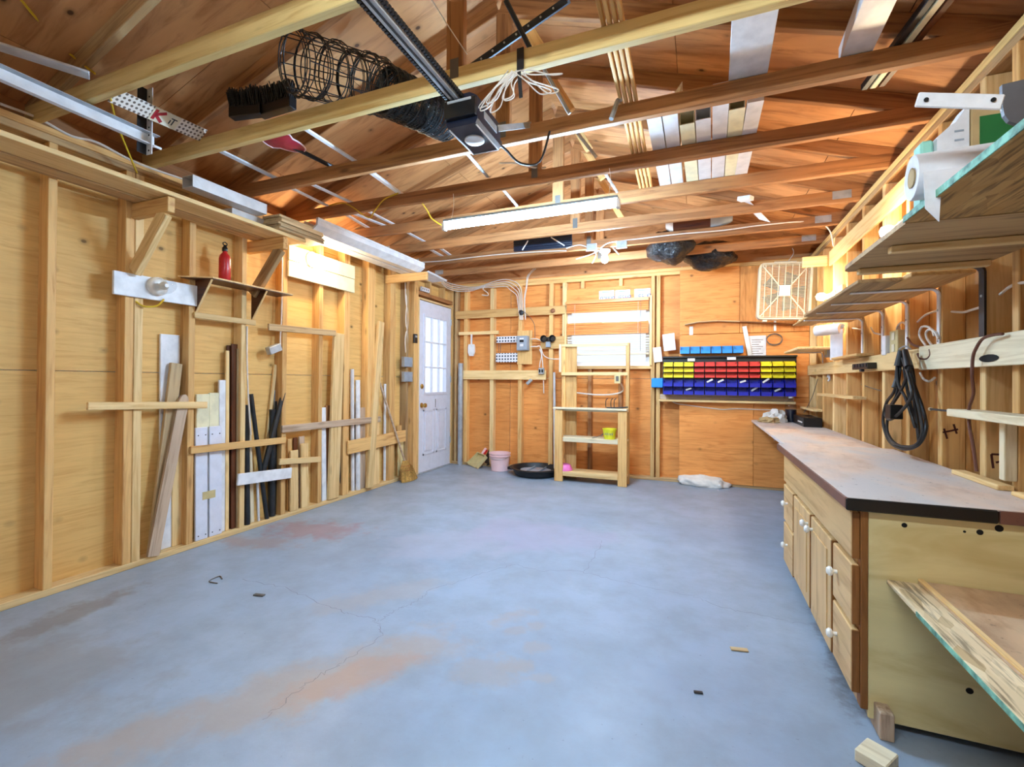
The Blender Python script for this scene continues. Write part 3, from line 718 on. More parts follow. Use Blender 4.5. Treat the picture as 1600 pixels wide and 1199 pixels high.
stick('right stick of the three between the fourth and fifth chords', (577, 331), (612, 349), 3.02, 3.55, .03)
stick('long stick crossing below the fifth chord at left', (636, 363), (662, 377), 3.6, 4.1, .03)
stick('front stick of the pair below the sixth chord at left', (676, 392), (690, 400), 4.14, 4.6, .04)
stick('rear stick of the pair below the sixth chord at left', (688, 388), (702, 398), 4.14, 4.65, .04)
# lath strips
for k, u in enumerate((958, 964, 971, 976)):
    tag(board('lath_strip', V((-.345+.024*k, 1.1, ZP+.105)), V((-.415+.026*k, 3.62, ZP+.105)), .016, .030, 'lath', None, n=(0, 0, 1)),
        ('first', 'second', 'third', 'fourth')[k]+' from the left of the upright lath strips lying across the trusses', 'lath', 'lath strips on the trusses')
# white siding pieces on the right slope
def slab_piece(nm, label, cat, pts, th, mat, wd):
    a, b = pts; return tag(board(nm, a, b, wd, th, mat, None, n=(0, 0, 1)), label, cat)
slab_piece('soffit_panel', 'wide white soffit panel lying across the second and third chords', 'panel', (V((.19, 1.75, ZP+.096)), V((.208, 2.47, ZP+.096))), .008, 'white_vinyl', .165)
m = rtube(V((.60, 1.2, ZP+.127)), V((.635, 2.48, ZP+.127)), .115, .07, .004); tag(m.build('white_downspout', 'white_vinyl'), 'white downspout lying across the chords near the top right', 'downspout')
for k, (dx, mt) in enumerate(((0, 'steel_dark'), (.035, 'cream_paint'), (.07, 'walnut_trim_and_shade'))):
    tag(board('window_trim', V((.90+dx, 1.3, ZP+.105)), V((.745+dx, 2.75, ZP+.105)), .028, .03, mt, None), ('dark', 'cream', 'brown')[k]+' window trim strip lying on the chords at top right', 'trim strip', 'window trim strips')
# stack of white downspouts and siding offcuts on chords three to five
for k in range(7):
    x0 = -.235+.083*k; y0 = (2.62, 2.60, 2.76, 2.74, 2.56, 2.70, 2.66)[k]; zz = ZP+.089+.04
    if k < 2 or k == 6: m = MB(); m.box((x0-.038, y0, zz-.04), (x0+.038, 3.60, zz-.01+.02*(k % 2)))
    else: m = rtube((x0, y0, zz), (x0+.02, 3.62, zz), .078, .075, .004)
    tag(m.build('siding_offcut' if k < 2 or k == 6 else 'downspout_length', 'cream_paint' if k in (2, 5) else 'white_vinyl'),
        ('leftmost', 'second', 'third', 'fourth', 'fifth', 'sixth', 'rightmost')[k]+' piece in the row of white downspouts on the right of the trusses', 'downspout', 'white downspouts on the trusses')
m = MB(); m.prism([(-.27, 2.63, ZP+.15), (-.12, 2.63, ZP+.15), (-.09, 2.63, ZP+.26), (-.15, 2.63, ZP+.18)], (0, .5, 0)); tag(m.build('siding_scrap', 'pine_white'), 'cream pointed siding scrap on top of the white downspouts', 'siding')
tag(board('paper_scrap', W(1162, 312, y=4.05), W(1195, 345, y=4.5), .10, .004, 'paper', None, n=(0, -.6, .5)), 'white card scrap lying between the chords right of the bags', 'card')
tag(board('foam_board', W(1175, 309, y=3.75), W(1155, 312, y=3.8), .06, .03, 'paper'), 'small crumpled white scrap resting behind the sixth chord', 'scrap')

# fluorescent tube light
ft = thing('fluorescent_light', 'lit fluorescent tube light hanging by wires under the trusses', 'light', W(830, 335, z=2.3))
a, b = W(697, 357, z=2.295), W(965, 317, z=2.295); a.y = b.y = (a.y+b.y)/2
d_ = (b-a).normalized()
m = MB(); m.tube([a+d_*.02, b-d_*.02], .019, 12); m.build('tube', 'tube_glow', ft, True)
board('batten', a+V((0, 0, .042)), b+V((0, 0, .042)), .05, .02, 'panel_grey', ft)
for p, s in ((a, 1), (b, -1)): bx('lamp_holder', (p.x-.012, p.y-.02, p.z-.025), (p.x+.012, p.y+.02, p.z+.03), 'white_vinyl', ft)
for p in (a+d_*.06, b-d_*.06): cable('hanging_wire', [p+V((0, 0, .06)), p+V((.01, .01, .16)), p+V((0, .02, ZP-p.z+.01))], .002, 'cable_white', ft, 5)
TUBE_A, TUBE_B = a, b

# dark louvre panel below the seventh truss
t = thing('louvre_panel', 'dark blue slatted panel tucked behind the sixth chord', 'panel', W(848, 382, y=4.62))
p0, p1 = W(803, 384, y=4.66), W(894, 376, y=4.66); board('backing', p0, p1, .135, .012, 'navy_plastic', t, n=(0, 1, .2))
for k in range(6): board('slat', p0+V((0, -.012, .052-.021*k)), p1+V((0, -.012, .052-.021*k)), .014, .006, 'navy_plastic', t, n=(0, 1, .6))
for (u0, v0, u1, v1) in ((825, 376, 816, 391), (861, 371, 882, 384)): board('strut', W(u0, v0, y=4.62), W(u1, v1, y=4.62), .012, .006, 'white_vinyl', t, n=(0, 1, 0))

# black rubbish bags
def bag(label, c, s, seed):
    bm = bmesh.new(); bmesh.ops.create_icosphere(bm, subdivisions=4, radius=1); rd = random.Random(seed); from mathutils import noise as mn
    for v in bm.verts:
        d = mn.noise(v.co*1.6+V((seed, 0, 0)))*.28+mn.noise(v.co*4+V((0, seed, 0)))*.13
        v.co = v.co*(1+d); v.co = V((v.co.x*s[0], v.co.y*s[1], v.co.z*s[2]))
    me = bpy.data.meshes.new('bag'); bm.to_mesh(me); bm.free()
    for p in me.polygons: p.use_smooth = True
    return tag(link('rubbish_bag', me, 'bag_black', None, M4.Translation(c)), label, 'bag', 'black bags in the trusses')
bag('black plastic bag sagging between the last chords, left one', W(1047, 386, y=4.97), (.21, .27, .17), 2)
bag('black plastic bag hanging lowest, right of the other bag', W(1110, 400, y=5.50), (.25, .25, .15), 5)
t = thing('stored_bundle', 'brown and grey wrapped bundle lying above the black bags', 'bundle', (.0, 4.69, 2.62))
m = MB(); m.tube(smoothpath([V((W(u_, 350, y=4.66).x, 4.69, 2.688)) for u_ in (1052, 1085, 1110)], 4), .07, 12); m.build('brown_wrap', 'walnut_trim_and_shade', t, True)
m = MB(); m.tube(smoothpath([V((W(u_, 350, y=4.66).x, 4.69, 2.688)) for u_ in (1108, 1128, 1145)], 4), [.068, .068, .066, .064, .06, .055, .05, .04, .03], 12); m.build('grey_wrap', 'panel_grey', t, True)
m = MB(); m.tube([V((W(u_, 350, y=4.66).x, 4.69, 2.688)) for u_ in (1040, 1047, 1054)], [.04, .062, .068], 12); m.build('white_wrap', 'sack_white', t, True)

# ceiling bulb under the seventh truss
LED = W(945, 406, y=4.69)
t = thing('ceiling_bulb', 'bright white bulb in porcelain holder under the seventh truss', 'light', (LED.x, LED.y, LED.z))
MB().lathe([(.055, .10), (.055, .085), (.03, .06), (.025, .04)], 20, M4.Translation(LED)).build('holder', 'porcelain', t, True)
MB().lathe([(.014, .045), (.03, .03), (.036, 0), (.028, -.025), (.004, -.036)], 20, M4.Translation(LED)).build('bulb', 'bulb_cool', t, True)
# junction boxes and loose cables by the bulb
for (u, v, y, lab) in ((925, 388, 4.70, 'junction box with wires left of the ceiling bulb'), (972, 384, 4.70, 'junction box with white cover right of the ceiling bulb')):
    c = W(u, v, y=y-.04); t = thing('junction_box', 'grey metal '+lab, 'junction box', c, 'ceiling junction boxes'); bx('box', c-V((.05, .03, .03)), c+V((.05, .0, .04)), 'galv', t); bx('cover', c+V((-.055, -.035, -.035)), c+V((.055, -.03, -.028)), 'white_vinyl', t)
for (pts, lab, mt) in (([(885, 388, 4.66), (905, 383, 4.64), (922, 388, 4.64)], 'yellowish cable running left from the junction box', 'cable_white'),
                       ([(935, 391, 4.63), (925, 397, 4.6), (900, 405, 4.6)], 'white cable end hanging left of the ceiling bulb', 'cable_white'),
                       ([(928, 392, 4.62), (931, 396, 4.62), (930, 402, 4.62), (925, 412, 4.62)], 'short cable end hanging beside the ceiling bulb', 'cable_white'),
                       ([(938, 388, 4.63), (950, 380, 4.63), (968, 377, 4.64), (1000, 373, 4.64), (1060, 366, 4.64), (1130, 360, 4.64), (1180, 353, 4.64)], 'white cable stapled along the seventh chord to the right', 'cable_white'),
                       ([(1180, 353, 4.64), (1240, 347, 4.66), (1270, 347, 4.7), (1288, 352, 4.72), (1298, 364, 4.75), (1302, 385, 4.76)], 'cable arching from the last chords to the right wall', 'cable_white'),
                       ([(958, 388, 4.62), (962, 392, 4.62), (967, 398, 4.62)], 'short cable end right of the ceiling bulb', 'cable_white'),
                       ([(655, 410, 4.6), (690, 408, 4.64), (740, 402, 4.64), (790, 397, 4.64), (850, 393, 4.64), (885, 392, 4.64)], 'white cable stapled along the seventh chord to the left', 'cable_white'),
                       ([(512, 322, 3.0), (540, 318, 2.99), (575, 340, 2.99), (585, 330, 2.99), (600, 312, 2.98), (622, 302, 2.96)], 'yellow cable clipped along the fourth chord at left', 'cable_yellow'),
                       ([(660, 318, 3.02), (668, 330, 3.2), (675, 342, 3.4), (690, 352, 3.54)], 'yellow cable hanging behind the fourth chord', 'cable_yellow'),
                       ([(33, 0, 1.05), (75, 50, 1.2), (110, 85, 1.3), (148, 115, 1.33)], 'yellow cable strung along the roof at the top left corner', 'cable_yellow'),
                       ([(172, 150, 1.34), (180, 185, 1.5), (193, 220, 1.62), (214, 270, 1.75)], 'thin yellow cable hanging beside the angle iron', 'cable_yellow'),
                       ([(780, 255, 2.9), (805, 255, 2.9), (833, 262, 2.98), (853, 262, 3.02)], 'pale cable running into the king post of the fourth truss', 'cable_white')):
    Tub('electric_cable', lab, 'cable', [W(u, v, y=y) for u, v, y in pts], .0055, mt, 'cables in the trusses')
# wires above the fan
Tub('hanging_wire', 'thin wires holding the box fan to the trusses', 'wire', [W(1232, 408, y=5.50), W(1240, 396, y=5.45), W(1238, 388, y=5.35)], .003, 'galv')

# ------------------------------------------------------------------ left: door track, shelf and what lies on it
t = thing('garage_door_track', 'long white garage door track running along the left wall', 'track', (-2.8, 1.0, 2.47))
bx('track_web', (-2.803, YF+.1, 2.455), (-2.799, 1.63, 2.515), 'white_paint', t, c=0); bx('track_lip', (-2.80, YF+.1, 2.513), (-2.765, 1.64, 2.517), 'galv', t, c=0); bx('track_lip', (-2.80, YF+.1, 2.453), (-2.77, 1.62, 2.457), 'white_paint', t, c=0)
m = MB(); m.tube([(-2.79, 1.60, 2.46), (-2.79, 1.66, 2.46)], .007, 8); m.build('end_bolt', 'white_paint', t)
hz = W(222, 240, x=-2.78)
t = thing('hanger_bracket', 'white punched steel angle hanging from the near truss', 'angle iron', (-2.79, 1.60, 2.3))
bx('flange', (-2.81, 1.55, 2.40), (-2.807, 1.60, 2.76), 'steel_dark', t, c=0); bx('flange', (-2.81, 1.596, 2.40), (-2.762, 1.60, 2.76), 'white_paint', t, c=0)
for k in range(8): MB().lathe([(.005, 0), (.005, .0015)], 8, M4.Translation((-2.785, 1.5955, 2.42+.042*k)) @ M4.Rotation(PI/2, 4, 'X')).build('punched_hole', 'hole_dark', t)
t = thing('punched_metal_strip', 'white perforated metal strip printed with a red K lying on the chords', 'metal strip', W(250, 170, y=1.6))
a, b = W(175, 148, y=1.36), W(318, 212, y=1.86); o = board('strip', a, b, .085, .003, 'perf_cream', t, n=(.5, -.6, -.6))
def marks(segs, Mo, wd, mat, parent, nm='printed_mark'):
    m = MB()
    for (x0, y0, x1, y1) in segs: m.bar(Mo @ V((x0, y0, 0)), Mo @ V((x1, y1, 0)), wd, .0012, Mo.to_3x3() @ V((0, 0, 1)))
    return m.build(nm, mat, parent)
Mk = WM[o] @ M4.Translation((.0, 0, .0035))
bx('printed_blank', (0, 0, 0), (.001, .001, .001), 'white_paint', t) if False else None
L0 = (b-a).length
m = MB(); m.bar(WM[o] @ V((-.06, 0, .002)), WM[o] @ V((.09, 0, .002)), .083, .002, WM[o].to_3x3() @ V((0, 0, 1))); m.build('unpunched_field', 'ivory_plastic', t)
marks([(-.03, -.022, -.03, .022), (-.028, 0, .005, .022), (-.028, 0, .005, -.022)], Mk @ M4.Diagonal((1.4, 1.4, 1, 1)), .017, 'ink_red', t)
marks([(.05, -.016, .05, .012), (.036, .012, .064, .012), (.036, -.014, .036, .004)], Mk @ M4.Diagonal((1.2, 1.4, 1, 1)), .006, 'steel_dark', t)
tag(bx('track_offcut', W(205, 65, x=-2.7)-V((.008, .012, .055)), W(205, 65, x=-2.7)+V((.008, .012, .065)), 'steel_dark'), 'short dark metal bracket on the rafter above the near chord', 'bracket')

# long shelf on arms
sh = thing('wall_shelf', 'long plank shelf on wooden arms high along the left wall', 'shelf', (XL+.15, 1.5, 2.26))
board('shelf_plank', (-3.0, -1.2, 2.275), (-3.0, 2.80, 2.275), .20, .026, 'pine_pale', sh)
board('shelf_plank', (-3.172, -1.2, 2.27), (-3.172, 2.80, 2.27), .13, .026, 'stud_grey', sh)
for yy, wdt in ((1.79, .042), (2.61, .042)):
    bx('shelf_arm', (XL-.06, yy-wdt/2, 2.165), (-2.905, yy+wdt/2, 2.255), 'stud_fir', sh, grain=0)
    board('diagonal_brace', (-2.96, yy, 2.17), (XL+.02, yy-.01, 1.835), .085, .038, 'pine_pale' if yy < 2 else 'stud_grey', sh, n=(0, 1, 0))
arm = tag(bx('shelf_arm_bracket', (XL-.05, 4.33, 2.275), (-2.76, 4.37, 2.363), 'stud_fir', None, grain=0), 'lone wooden arm beside the door, carrying the gutter', 'wooden arm')
# downspouts and gutters on the shelf
a = W(303, 283, x=-2.93)
tag(rtube((-3.012, 1.95, 2.428), (-3.012, 2.49, 2.430), .10, .075, .004).build('white_downspout', 'white_vinyl'), 'upper white downspout with open dark end above the long shelf', 'downspout', 'downspouts over the left shelf')
tag(rtube((-3.11, 2.29, 2.339), (-3.11, 2.9, 2.339), .10, .098, .004).build('white_downspout', 'white_vinyl'), 'lower white downspout with open dark end on the long shelf', 'downspout', 'downspouts over the left shelf')
t = thing('white_gutter', 'long white gutter spanning from the shelf to the door', 'gutter', (-3.0, 3.6, 2.46))
g0, g1 = 2.83, 4.375
prof = [(a+.145, b-.0) for a, b in [(-3.10, 2.455), (-3.10, 2.366), (-3.02, 2.364), (-2.985, 2.39), (-2.955, 2.41), (-2.955, 2.455), (-2.975, 2.455), (-2.975, 2.415), (-3.03, 2.37), (-3.094, 2.372), (-3.094, 2.455)]]
m = MB(); m.prism([(x, g0, z) for x, z in prof], (0, g1-g0, 0)); m.build('trough', 'white_vinyl', t)
bx('rolled_lip', (-2.83, g0, 2.448), (-2.805, g1, 2.468), 'white_vinyl', t)
tag(board('white_trim_board', (-3.03, 2.87, 2.3715), (-3.03, 4.37, 2.3715), .12, .016, 'white_paint', None), 'white trim board lying under the gutter', 'trim board')
m = MB(); q = [(-2.95, 4.34, 2.3635), (-2.76, 4.34, 2.3635), (-2.74, 4.34, 2.375), (-2.76, 4.34, 2.3655), (-2.95, 4.34, 2.3655)]; m.prism(q, (0, .42, -.02)); tag(m.build('gutter_elbow', 'white_vinyl'), 'white sheet metal offcut beyond the lone arm', 'gutter')
# stack of shingles at the shelf end
for k in range(6):
    tag(bx('cedar_shingle', (-3.045+.008*random.random(), 2.51+.02*random.random(), 2.289+.0182*k), (-2.87+.02*random.random(), 2.93+.03*random.random(), 2.3065+.0182*k), 'shingle', None, grain=1),
        ('bottom', 'second lowest', 'third lowest', 'third highest', 'second highest', 'topmost')[k]+' shingle of the stack at the end of the long shelf', 'shingle', 'shingles stacked on the shelf end')
# white cable running over the top plate
Tub('electric_cable', 'white cable running along the left top plate', 'cable', [W(u, v, x=-3.245) for u, v in ((0, 162), (60, 185), (110, 212), (150, 222), (190, 243), (215, 255), (250, 268), (286, 280))], .007, 'cable_white', 'cables on the left wall')

# white board with jar lamp
t = thing('jar_lamp', 'unlit jar lamp on a white board high on the left studs', 'lamp', (XL, 1.92, 1.75))
bx('mounting_board', (XL+.001, 1.67, 1.68), (XL+.02, 2.175, 1.822), 'white_paint', t)
c = W(245, 448, x=XL+.02); Mx = M4.Translation((XL+.02, c.y, c.z)) @ RX
MB().lathe([(.06, 0), (.06, .018), (.05, .03), (.035, .034)], 20, Mx).build('socket', 'porcelain', t, True)
MB().lathe([(.046, .03), (.052, .05), (.052, .10), (.04, .135), (.012, .15)], 20, Mx).build('glass_jar', 'jar_glass', t, True)
MB().lathe([(.012, .035), (.024, .06), (.026, .08), (.012, .1)], 14, Mx).build('clear_bulb', 'porcelain', t, True)
cable('supply_cable', [W(212, 471, x=XL+.004), W(225, 479, x=XL+.02), W(245, 478, x=XL+.03), W(256, 468, x=XL+.035)], .006, 'cable_yellow', t)

# lit bulb on white board
t = thing('wall_lamp', 'lit warm bulb on a white double board on the left studs', 'lamp', (XL, 3.3, 2.2))
bx('mounting_board', (XL+.001, 2.935, 2.195), (XL+.022, 3.75, 2.325), 'cream_paint', t); bx('mounting_board', (XL+.001, 2.935, 2.055), (XL+.020, 3.75, 2.190), 'cream_paint', t)
c = W(483, 405, x=XL+.022); BULB_L = V((XL+.115, c.y+.03, c.z)); Mx = M4.Translation((XL+.022, c.y+.03, c.z)) @ RX
MB().lathe([(.07, 0), (.07, .016), (.055, .032), (.03, .036), (.026, .06)], 22, Mx).build('holder', 'porcelain', t, True)
MB().lathe([(.014, .05), (.03, .07), (.037, .095), (.028, .12), (.004, .131)], 18, Mx).build('bulb', 'bulb_warm', t, True)
cable('pull_cord', [(XL+.04, c.y, c.z-.06), (XL+.04, c.y, c.z-.17)], .002, 'cable_white', t)

# small bracket shelf with the red bottle
t = thing('bracket_shelf', 'small plywood bracket shelf on triangular cheeks', 'shelf', (XL+.1, 2.4, 1.85))
zt = 1.862
m = MB(); m.prism([(XL-.02, 2.06, zt+.005), (XL+.17, 2.17, zt+.005), (XL+.17, 2.85, zt+.005), (XL-.02, 2.85, zt+.005)], (0, 0, .009)); m.build('shelf_top', 'pine_pale', t)
m = MB(); m.prism([(XL-.015, 2.075, zt), (XL+.165, 2.178, zt), (XL+.165, 2.845, zt), (XL-.015, 2.845, zt)], (0, 0, .0045)); m.build('shade_underside', 'walnut_trim_and_shade', t)  # dark sheet that stands in for the shade under the shelf
for yy in (2.165, 2.60):
    m = MB(); m.prism([(XL+.001, yy, 1.645), (XL+.158, yy, zt-.001), (XL+.001, yy, zt-.001)], (0, .012, 0)); k_ = m.build('cheek', 'walnut_trim_and_shade', t)  # shade on the cheeks put into their dark walnut colour
    board('edge_strip', (XL+.006, yy+.006, 1.642), (XL+.160, yy+.006, zt-.004), .014, .006, 'pine_pale', k_, n=(.2, 0, -.15))
bx('cleat', (XL+.001, 2.15, 1.60), (XL+.02, 2.63, 1.64), 'pine_pale', t)
c = V((XL+.06, 2.335, zt+.014)); t = thing('fuel_bottle', 'red metal bottle with black stopper on the bracket shelf', 'bottle', c)
MB().lathe([(.034, 0), (.038, .006), (.038, .17), (.032, .195), (.016, .215), (.015, .225)], 20, M4.Translation(c)).build('body', 'red_paint', t, True)
MB().lathe([(.017, .225), (.019, .23), (.019, .25), (.010, .262), (.008, .272)], 14, M4.Translation(c)).build('stopper', 'black_plastic', t, True)
m = MB(); m.tube([c+V((0, -.012, .268)), c+V((0, -.016, .285)), c+V((0, 0, .293)), c+V((0, .016, .285)), c+V((0, .012, .268))], .004, 6); m.build('loop', 'steel_dark', t, True)
# ------------------------------------------------------------------ left wall: cleats and leaning stock
def cleat(label, a, b, wd, mat, x=XL+.011, th=.02):
    p, q = W(a[0], a[1], x=x), W(b[0], b[1], x=x)
    return tag(board('wall_cleat', p, q, wd, th, mat, None, n=(1, 0, 0)), label, 'cleat', 'cleats nailed across the left studs')
cleat('pale cleat nailed across the double stud at left', (136, 635), (323, 633), .046, 'pine_pale')
cleat('orange cleat holding the white boards and dark trim', (297, 704), (446, 688), .052, 'stud_fir')
cleat('short white cleat in front of the black pipes', (371, 750), (455, 739), .088, 'white_paint', XL+.03, .018)
cleat('low cleat holding the two short pale boards', (436, 722), (500, 718), .05, 'pine_pale', XL+.03)
cleat('splintered cleat above the two short pale boards', (440, 671), (594, 655), .062, 'weathered')
cleat('wide orange cleat nearest the broom', (543, 700), (633, 681), .135, 'stud_fir', XL+.02, .02)
cleat('thin cleat below the lit wall lamp', (419, 511), (524, 521), .055, 'shingle')
def lean(nm, label, b, t, wd, th, mat, xb=XL-.03, xt=XL-.045, cat='board', grp='boards leaning in the stud bays', z0=.0385):
    pb, pt = W(b[0], b[1], x=xb), W(t[0], t[1], x=xt)
    if z0 is not None: pb.z = z0
    if isinstance(th, str):
        m = MB(); m.tube([pb, pt], wd/2, 10); o = m.build(nm, mat, None, True)
    else: o = board(nm, pb, pt, wd, th, mat, None, n=(1, 0, 0))
    return tag(o, label, cat, grp)
lean('white_board', 'tallest white board in the bay left of the white planks', (264, 860), (265, 523), .125, .018, 'white_paint', XL-.07, XL-.078)
lean('brown_board', 'brown board leaning behind the pointed grey stake', (240, 850), (275, 568), .075, .025, 'shingle', XL-.032, XL-.045)
lean('pale_plank', 'pale plank standing right of the pointed grey stake', (276, 858), (276, 640), .07, .018, 'pine_pale', XL-.062, XL-.0655)
pb, pt = W(237, 868, x=XL-.005), W(286, 620, x=XL-.02); pb.z = .0385
t = thing('wooden_stake', 'grey weathered stake with rounded tip leaning across the bay', 'stake', pb)
X_, Y_, N_ = frame(pt-pb, (1, 0, 0)); L_ = (pt-pb).length
m = MB(); out = [(0, -.034), (L_-.06, -.034)]+[(L_-.06+.075*math.sin(a*PI/10), -.034*math.cos(a*PI/10)) for a in range(1, 10)]+[(L_-.06, .034), (0, .034)]
m.prism([pb+X_*a+Y_*b for a, b in out], N_*.02); m.build('stake_shaft', 'weathered', t, Mx=mat_of((pb+pt)/2, X_, Y_, N_))
lean('cream_board', 'cream board standing behind the two white planks, left', (316, 848), (316, 616), .095, .018, 'cream_paint', XL-.055, XL-.06)
lean('cream_board', 'cream board standing behind the two white planks, right', (334, 843), (335, 614), .085, .018, 'cream_paint', XL-.055, XL-.06)
for k, (u, v0, v1, wd) in enumerate(((314, 846, 668, .088), (336, 842, 666, .094))):
    pb, pt = W(u, v0, x=XL-.018), W(u, v1, x=XL-.03); pb.z = .0385
    t = thing('white_plank', ('left', 'right')[k]+' one of the two short white planks behind the orange cleat', 'board', pb, 'short white planks'); board('plank', pb, pt, wd, .018, 'door_paint', t, n=(1, 0, 0))
    d_ = pt-pb
    for f in (.04, .93):
        for s in (-.3, .3): c = pb+d_*f+V((.0105, wd*s, 0)); MB().lathe([(.004, 0), (.004, .002)], 8, M4.Translation(c) @ RX).build('screw_hole', 'hole_dark', t)
    c = pb+d_*.385+V((.0098, .028*(1 if k == 0 else -1), 0)); bx('tape_stain', c+V((-.0006, -.024, -.028)), c+V((.0002, .024, .028)), 'tan_plastic', t, c=0)
lean('white_strip', 'narrow white strip between the planks and the dark trim', (347, 836), (347, 594), .055, .02, 'white_paint', XL-.05, XL-.055)
for k, (u, v, w_, mt, dxx) in enumerate(((355, 548, .028, 'pine_pale', -.04), (360, 540, .06, 'walnut_trim_and_shade', -.06), (367, 538, .06, 'walnut_trim_and_shade', -.04), (372, 545, .02, 'shingle', -.025))):
    lean('trim_strip', ('pale strip left of the dark brown trims', 'left dark brown trim in the bay', 'right dark brown trim in the bay', 'thin light edge strip right of the dark brown trims')[k], (u-1, 832), (u, v), w_, .016, mt, XL+dxx, XL+dxx-.01, 'trim strip', 'brown trims leaning in the bay')
pipes = (('black_pipe_length', 'short black pipe at the left of the pipe bay', (386, 818), (385, 633), .044, 'black_pipe', -.03), ('black_rod', 'black rod slanting down to the right through the pipe bay', (417, 808), (392, 616), .034, 'black_pipe', -.02),
         ('black_pipe_length', 'thick grey-black pipe in the middle of the pipe bay', (424, 810), (426, 640), .06, 'black_pipe', -.05), ('black_pipe_length', 'black pipe slanting down to the left through the pipe bay', (409, 745), (443, 614), .042, 'black_pipe', -.012),
         ('black_pipe_length', 'dark pipe right beside the stud in the pipe bay', (434, 806), (434, 627), .05, 'black_pipe', -.06), ('grey_tube', 'thin grey tube behind the dark pipes', (431, 806), (429, 610), .018, 'galv', -.078),
         ('black_rod', 'thin black rod behind the short black pipe', (392, 815), (389, 650), .02, 'steel_dark', -.06))
for nm, lab, b, t_, wd, mt, dx in pipes: lean(nm, lab, b, t_, wd, 'r', mt, XL+dx, XL+dx-.008, 'pipe', 'pipes leaning in the pipe bay', .0385 if b[1] > 780 else None)
lean('pale_stick', 'pale square stick leaning left of the stud in the pipe bay', (412, 735), (430, 570), .03, .02, 'pine_pale', XL-.07, XL-.075, 'stick', None, None)
lean('pale_stick', 'tall pale lath beside the stud left in the pipe bay', (394, 815), (388, 640), .035, .012, 'pine_white', XL-.045, XL-.05, 'stick')
lean('white_tube', 'thin white tube standing among the black pipes', (404, 812), (402, 745), .02, 'r', 'white_vinyl', XL-.03, XL-.035, 'pipe')
lean('short_board', 'left one of the two short pale boards behind the low cleat', (459, 803), (459, 704), .085, .02, 'pine_pale', XL-.012, XL-.02)
lean('short_board', 'right one of the two short pale boards behind the low cleat', (476, 796), (475, 693), .085, .02, 'pine_pale', XL-.012, XL-.02)
lean('short_board', 'pale board end showing behind the two short boards, left', (452, 805), (452, 686), .045, .018, 'stud_fir', XL-.05, XL-.055)
lean('short_board', 'reddish board end showing behind the two short boards', (461, 803), (461, 684), .04, .018, 'walnut_trim_and_shade', XL-.055, XL-.06)
lean('short_board', 'weathered board end showing behind the two short boards, right', (472, 798), (471, 682), .06, .018, 'weathered', XL-.05, XL-.055)
lean('white_strip', 'white tapered strip left of the tall pale plank', (506, 787), (505, 637), .055, .016, 'white_paint', XL-.02, XL-.03)
lean('brown_board', 'brown board behind the white tapered strip', (513, 785), (512, 634), .07, .018, 'truss_fir', XL-.06, XL-.065)
lean('tall_plank', 'tall pale plank leaning below the thin cleat', (520, 781), (529, 521), .135, .03, 'pine_pale', XL+.0, XL-.012)
lean('black_rod', 'short black rod leaning right of the tall pale plank', (534, 772), (529, 712), .02, 'r', 'steel_dark', XL-.03, XL-.04, 'pipe')
lean('white_tube', 'white plastic tube leaning left of the brown strip', (551, 770), (550, 577), .04, 'r', 'white_vinyl', XL-.05, XL-.055, 'pipe')
lean('white_tube', 'second white plastic tube leaning left of the brown strip', (559, 768), (559, 628), .05, 'r', 'white_vinyl', XL-.027, XL-.03, 'pipe')
lean('white_trim', 'white trim length behind the white tubes', (560, 768), (559, 594), .06, .014, 'white_paint', XL-.07, XL-.075, 'trim strip')
lean('brown_board', 'weathered brown strip right of the white tubes', (566, 765), (566, 637), .10, .02, 'weathered', XL-.03, XL-.04)
lean('tall_plank', 'long pale two by four leaning near the broom', (577, 762), (595, 503), .09, .035, 'pine_pale', XL+.022, XL+.012)
lean('pale_plank', 'pale short plank behind the wide orange cleat', (586, 759), (586, 658), .13, .02, 'pine_pale', XL-.02, XL-.025)
lean('white_board', 'tall white board beside the broom handle', (605, 753), (606, 600), .13, .018, 'white_paint', XL-.05, XL-.055)
lean('white_board', 'short white board with slanted top beside the broom', (609, 752), (611, 622), .09, .018, 'door_paint', XL-.02, XL-.025)
lean('plywood_offcut', 'plywood offcut behind the broom head', (628, 748), (628, 690), .17, .014, 'ply_end', XL-.03, XL-.035)
lean('orange_block', 'orange board behind the broom, lower right', (624, 750), (624, 665), .10, .02, 'stud_fir', XL-.06, XL-.065)
# broom
hd = W(628, 752, z=.0); hd.x = XL+.10
bt = W(592, 594, x=XL+.0); bm_ = V((XL+.075, hd.y, .235))
t = thing('corn_broom', 'straw broom with wooden handle leaning by the door', 'broom', (hd.x, hd.y, 0))
m = MB(); m.tube([bm_-(bm_-bt).normalized()*0, bt], .012, 10); m.build('handle', 'weathered', t, True)
m = MB(); rd = random.Random(11)
secs = [(.24, .028, .028), (.215, .045, .036), (.17, .085, .042), (.10, .115, .045), (.005, .145, .045)]
dn = V((.03, .03, 0)); vs = []; fs = []; K = 16
for (z, a, b) in secs:
    cc = V((hd.x-.02+.03*(1-z/.24), hd.y+.05*(1-z/.24), z))
    for j in range(K): an = 2*PI*j/K; vs.append(cc+V((b*math.sin(an), a*math.cos(an), 0)))
for i in range(len(secs)-1):
    for j in range(K): fs.append((i*K+j, i*K+(j+1) % K, (i+1)*K+(j+1) % K, (i+1)*K+j))
fs.append(tuple(range(K))); fs.append(tuple(range(4*K, 5*K))); m.add(vs, fs); m.build('straw_head', 'straw', t, True)
m = MB()
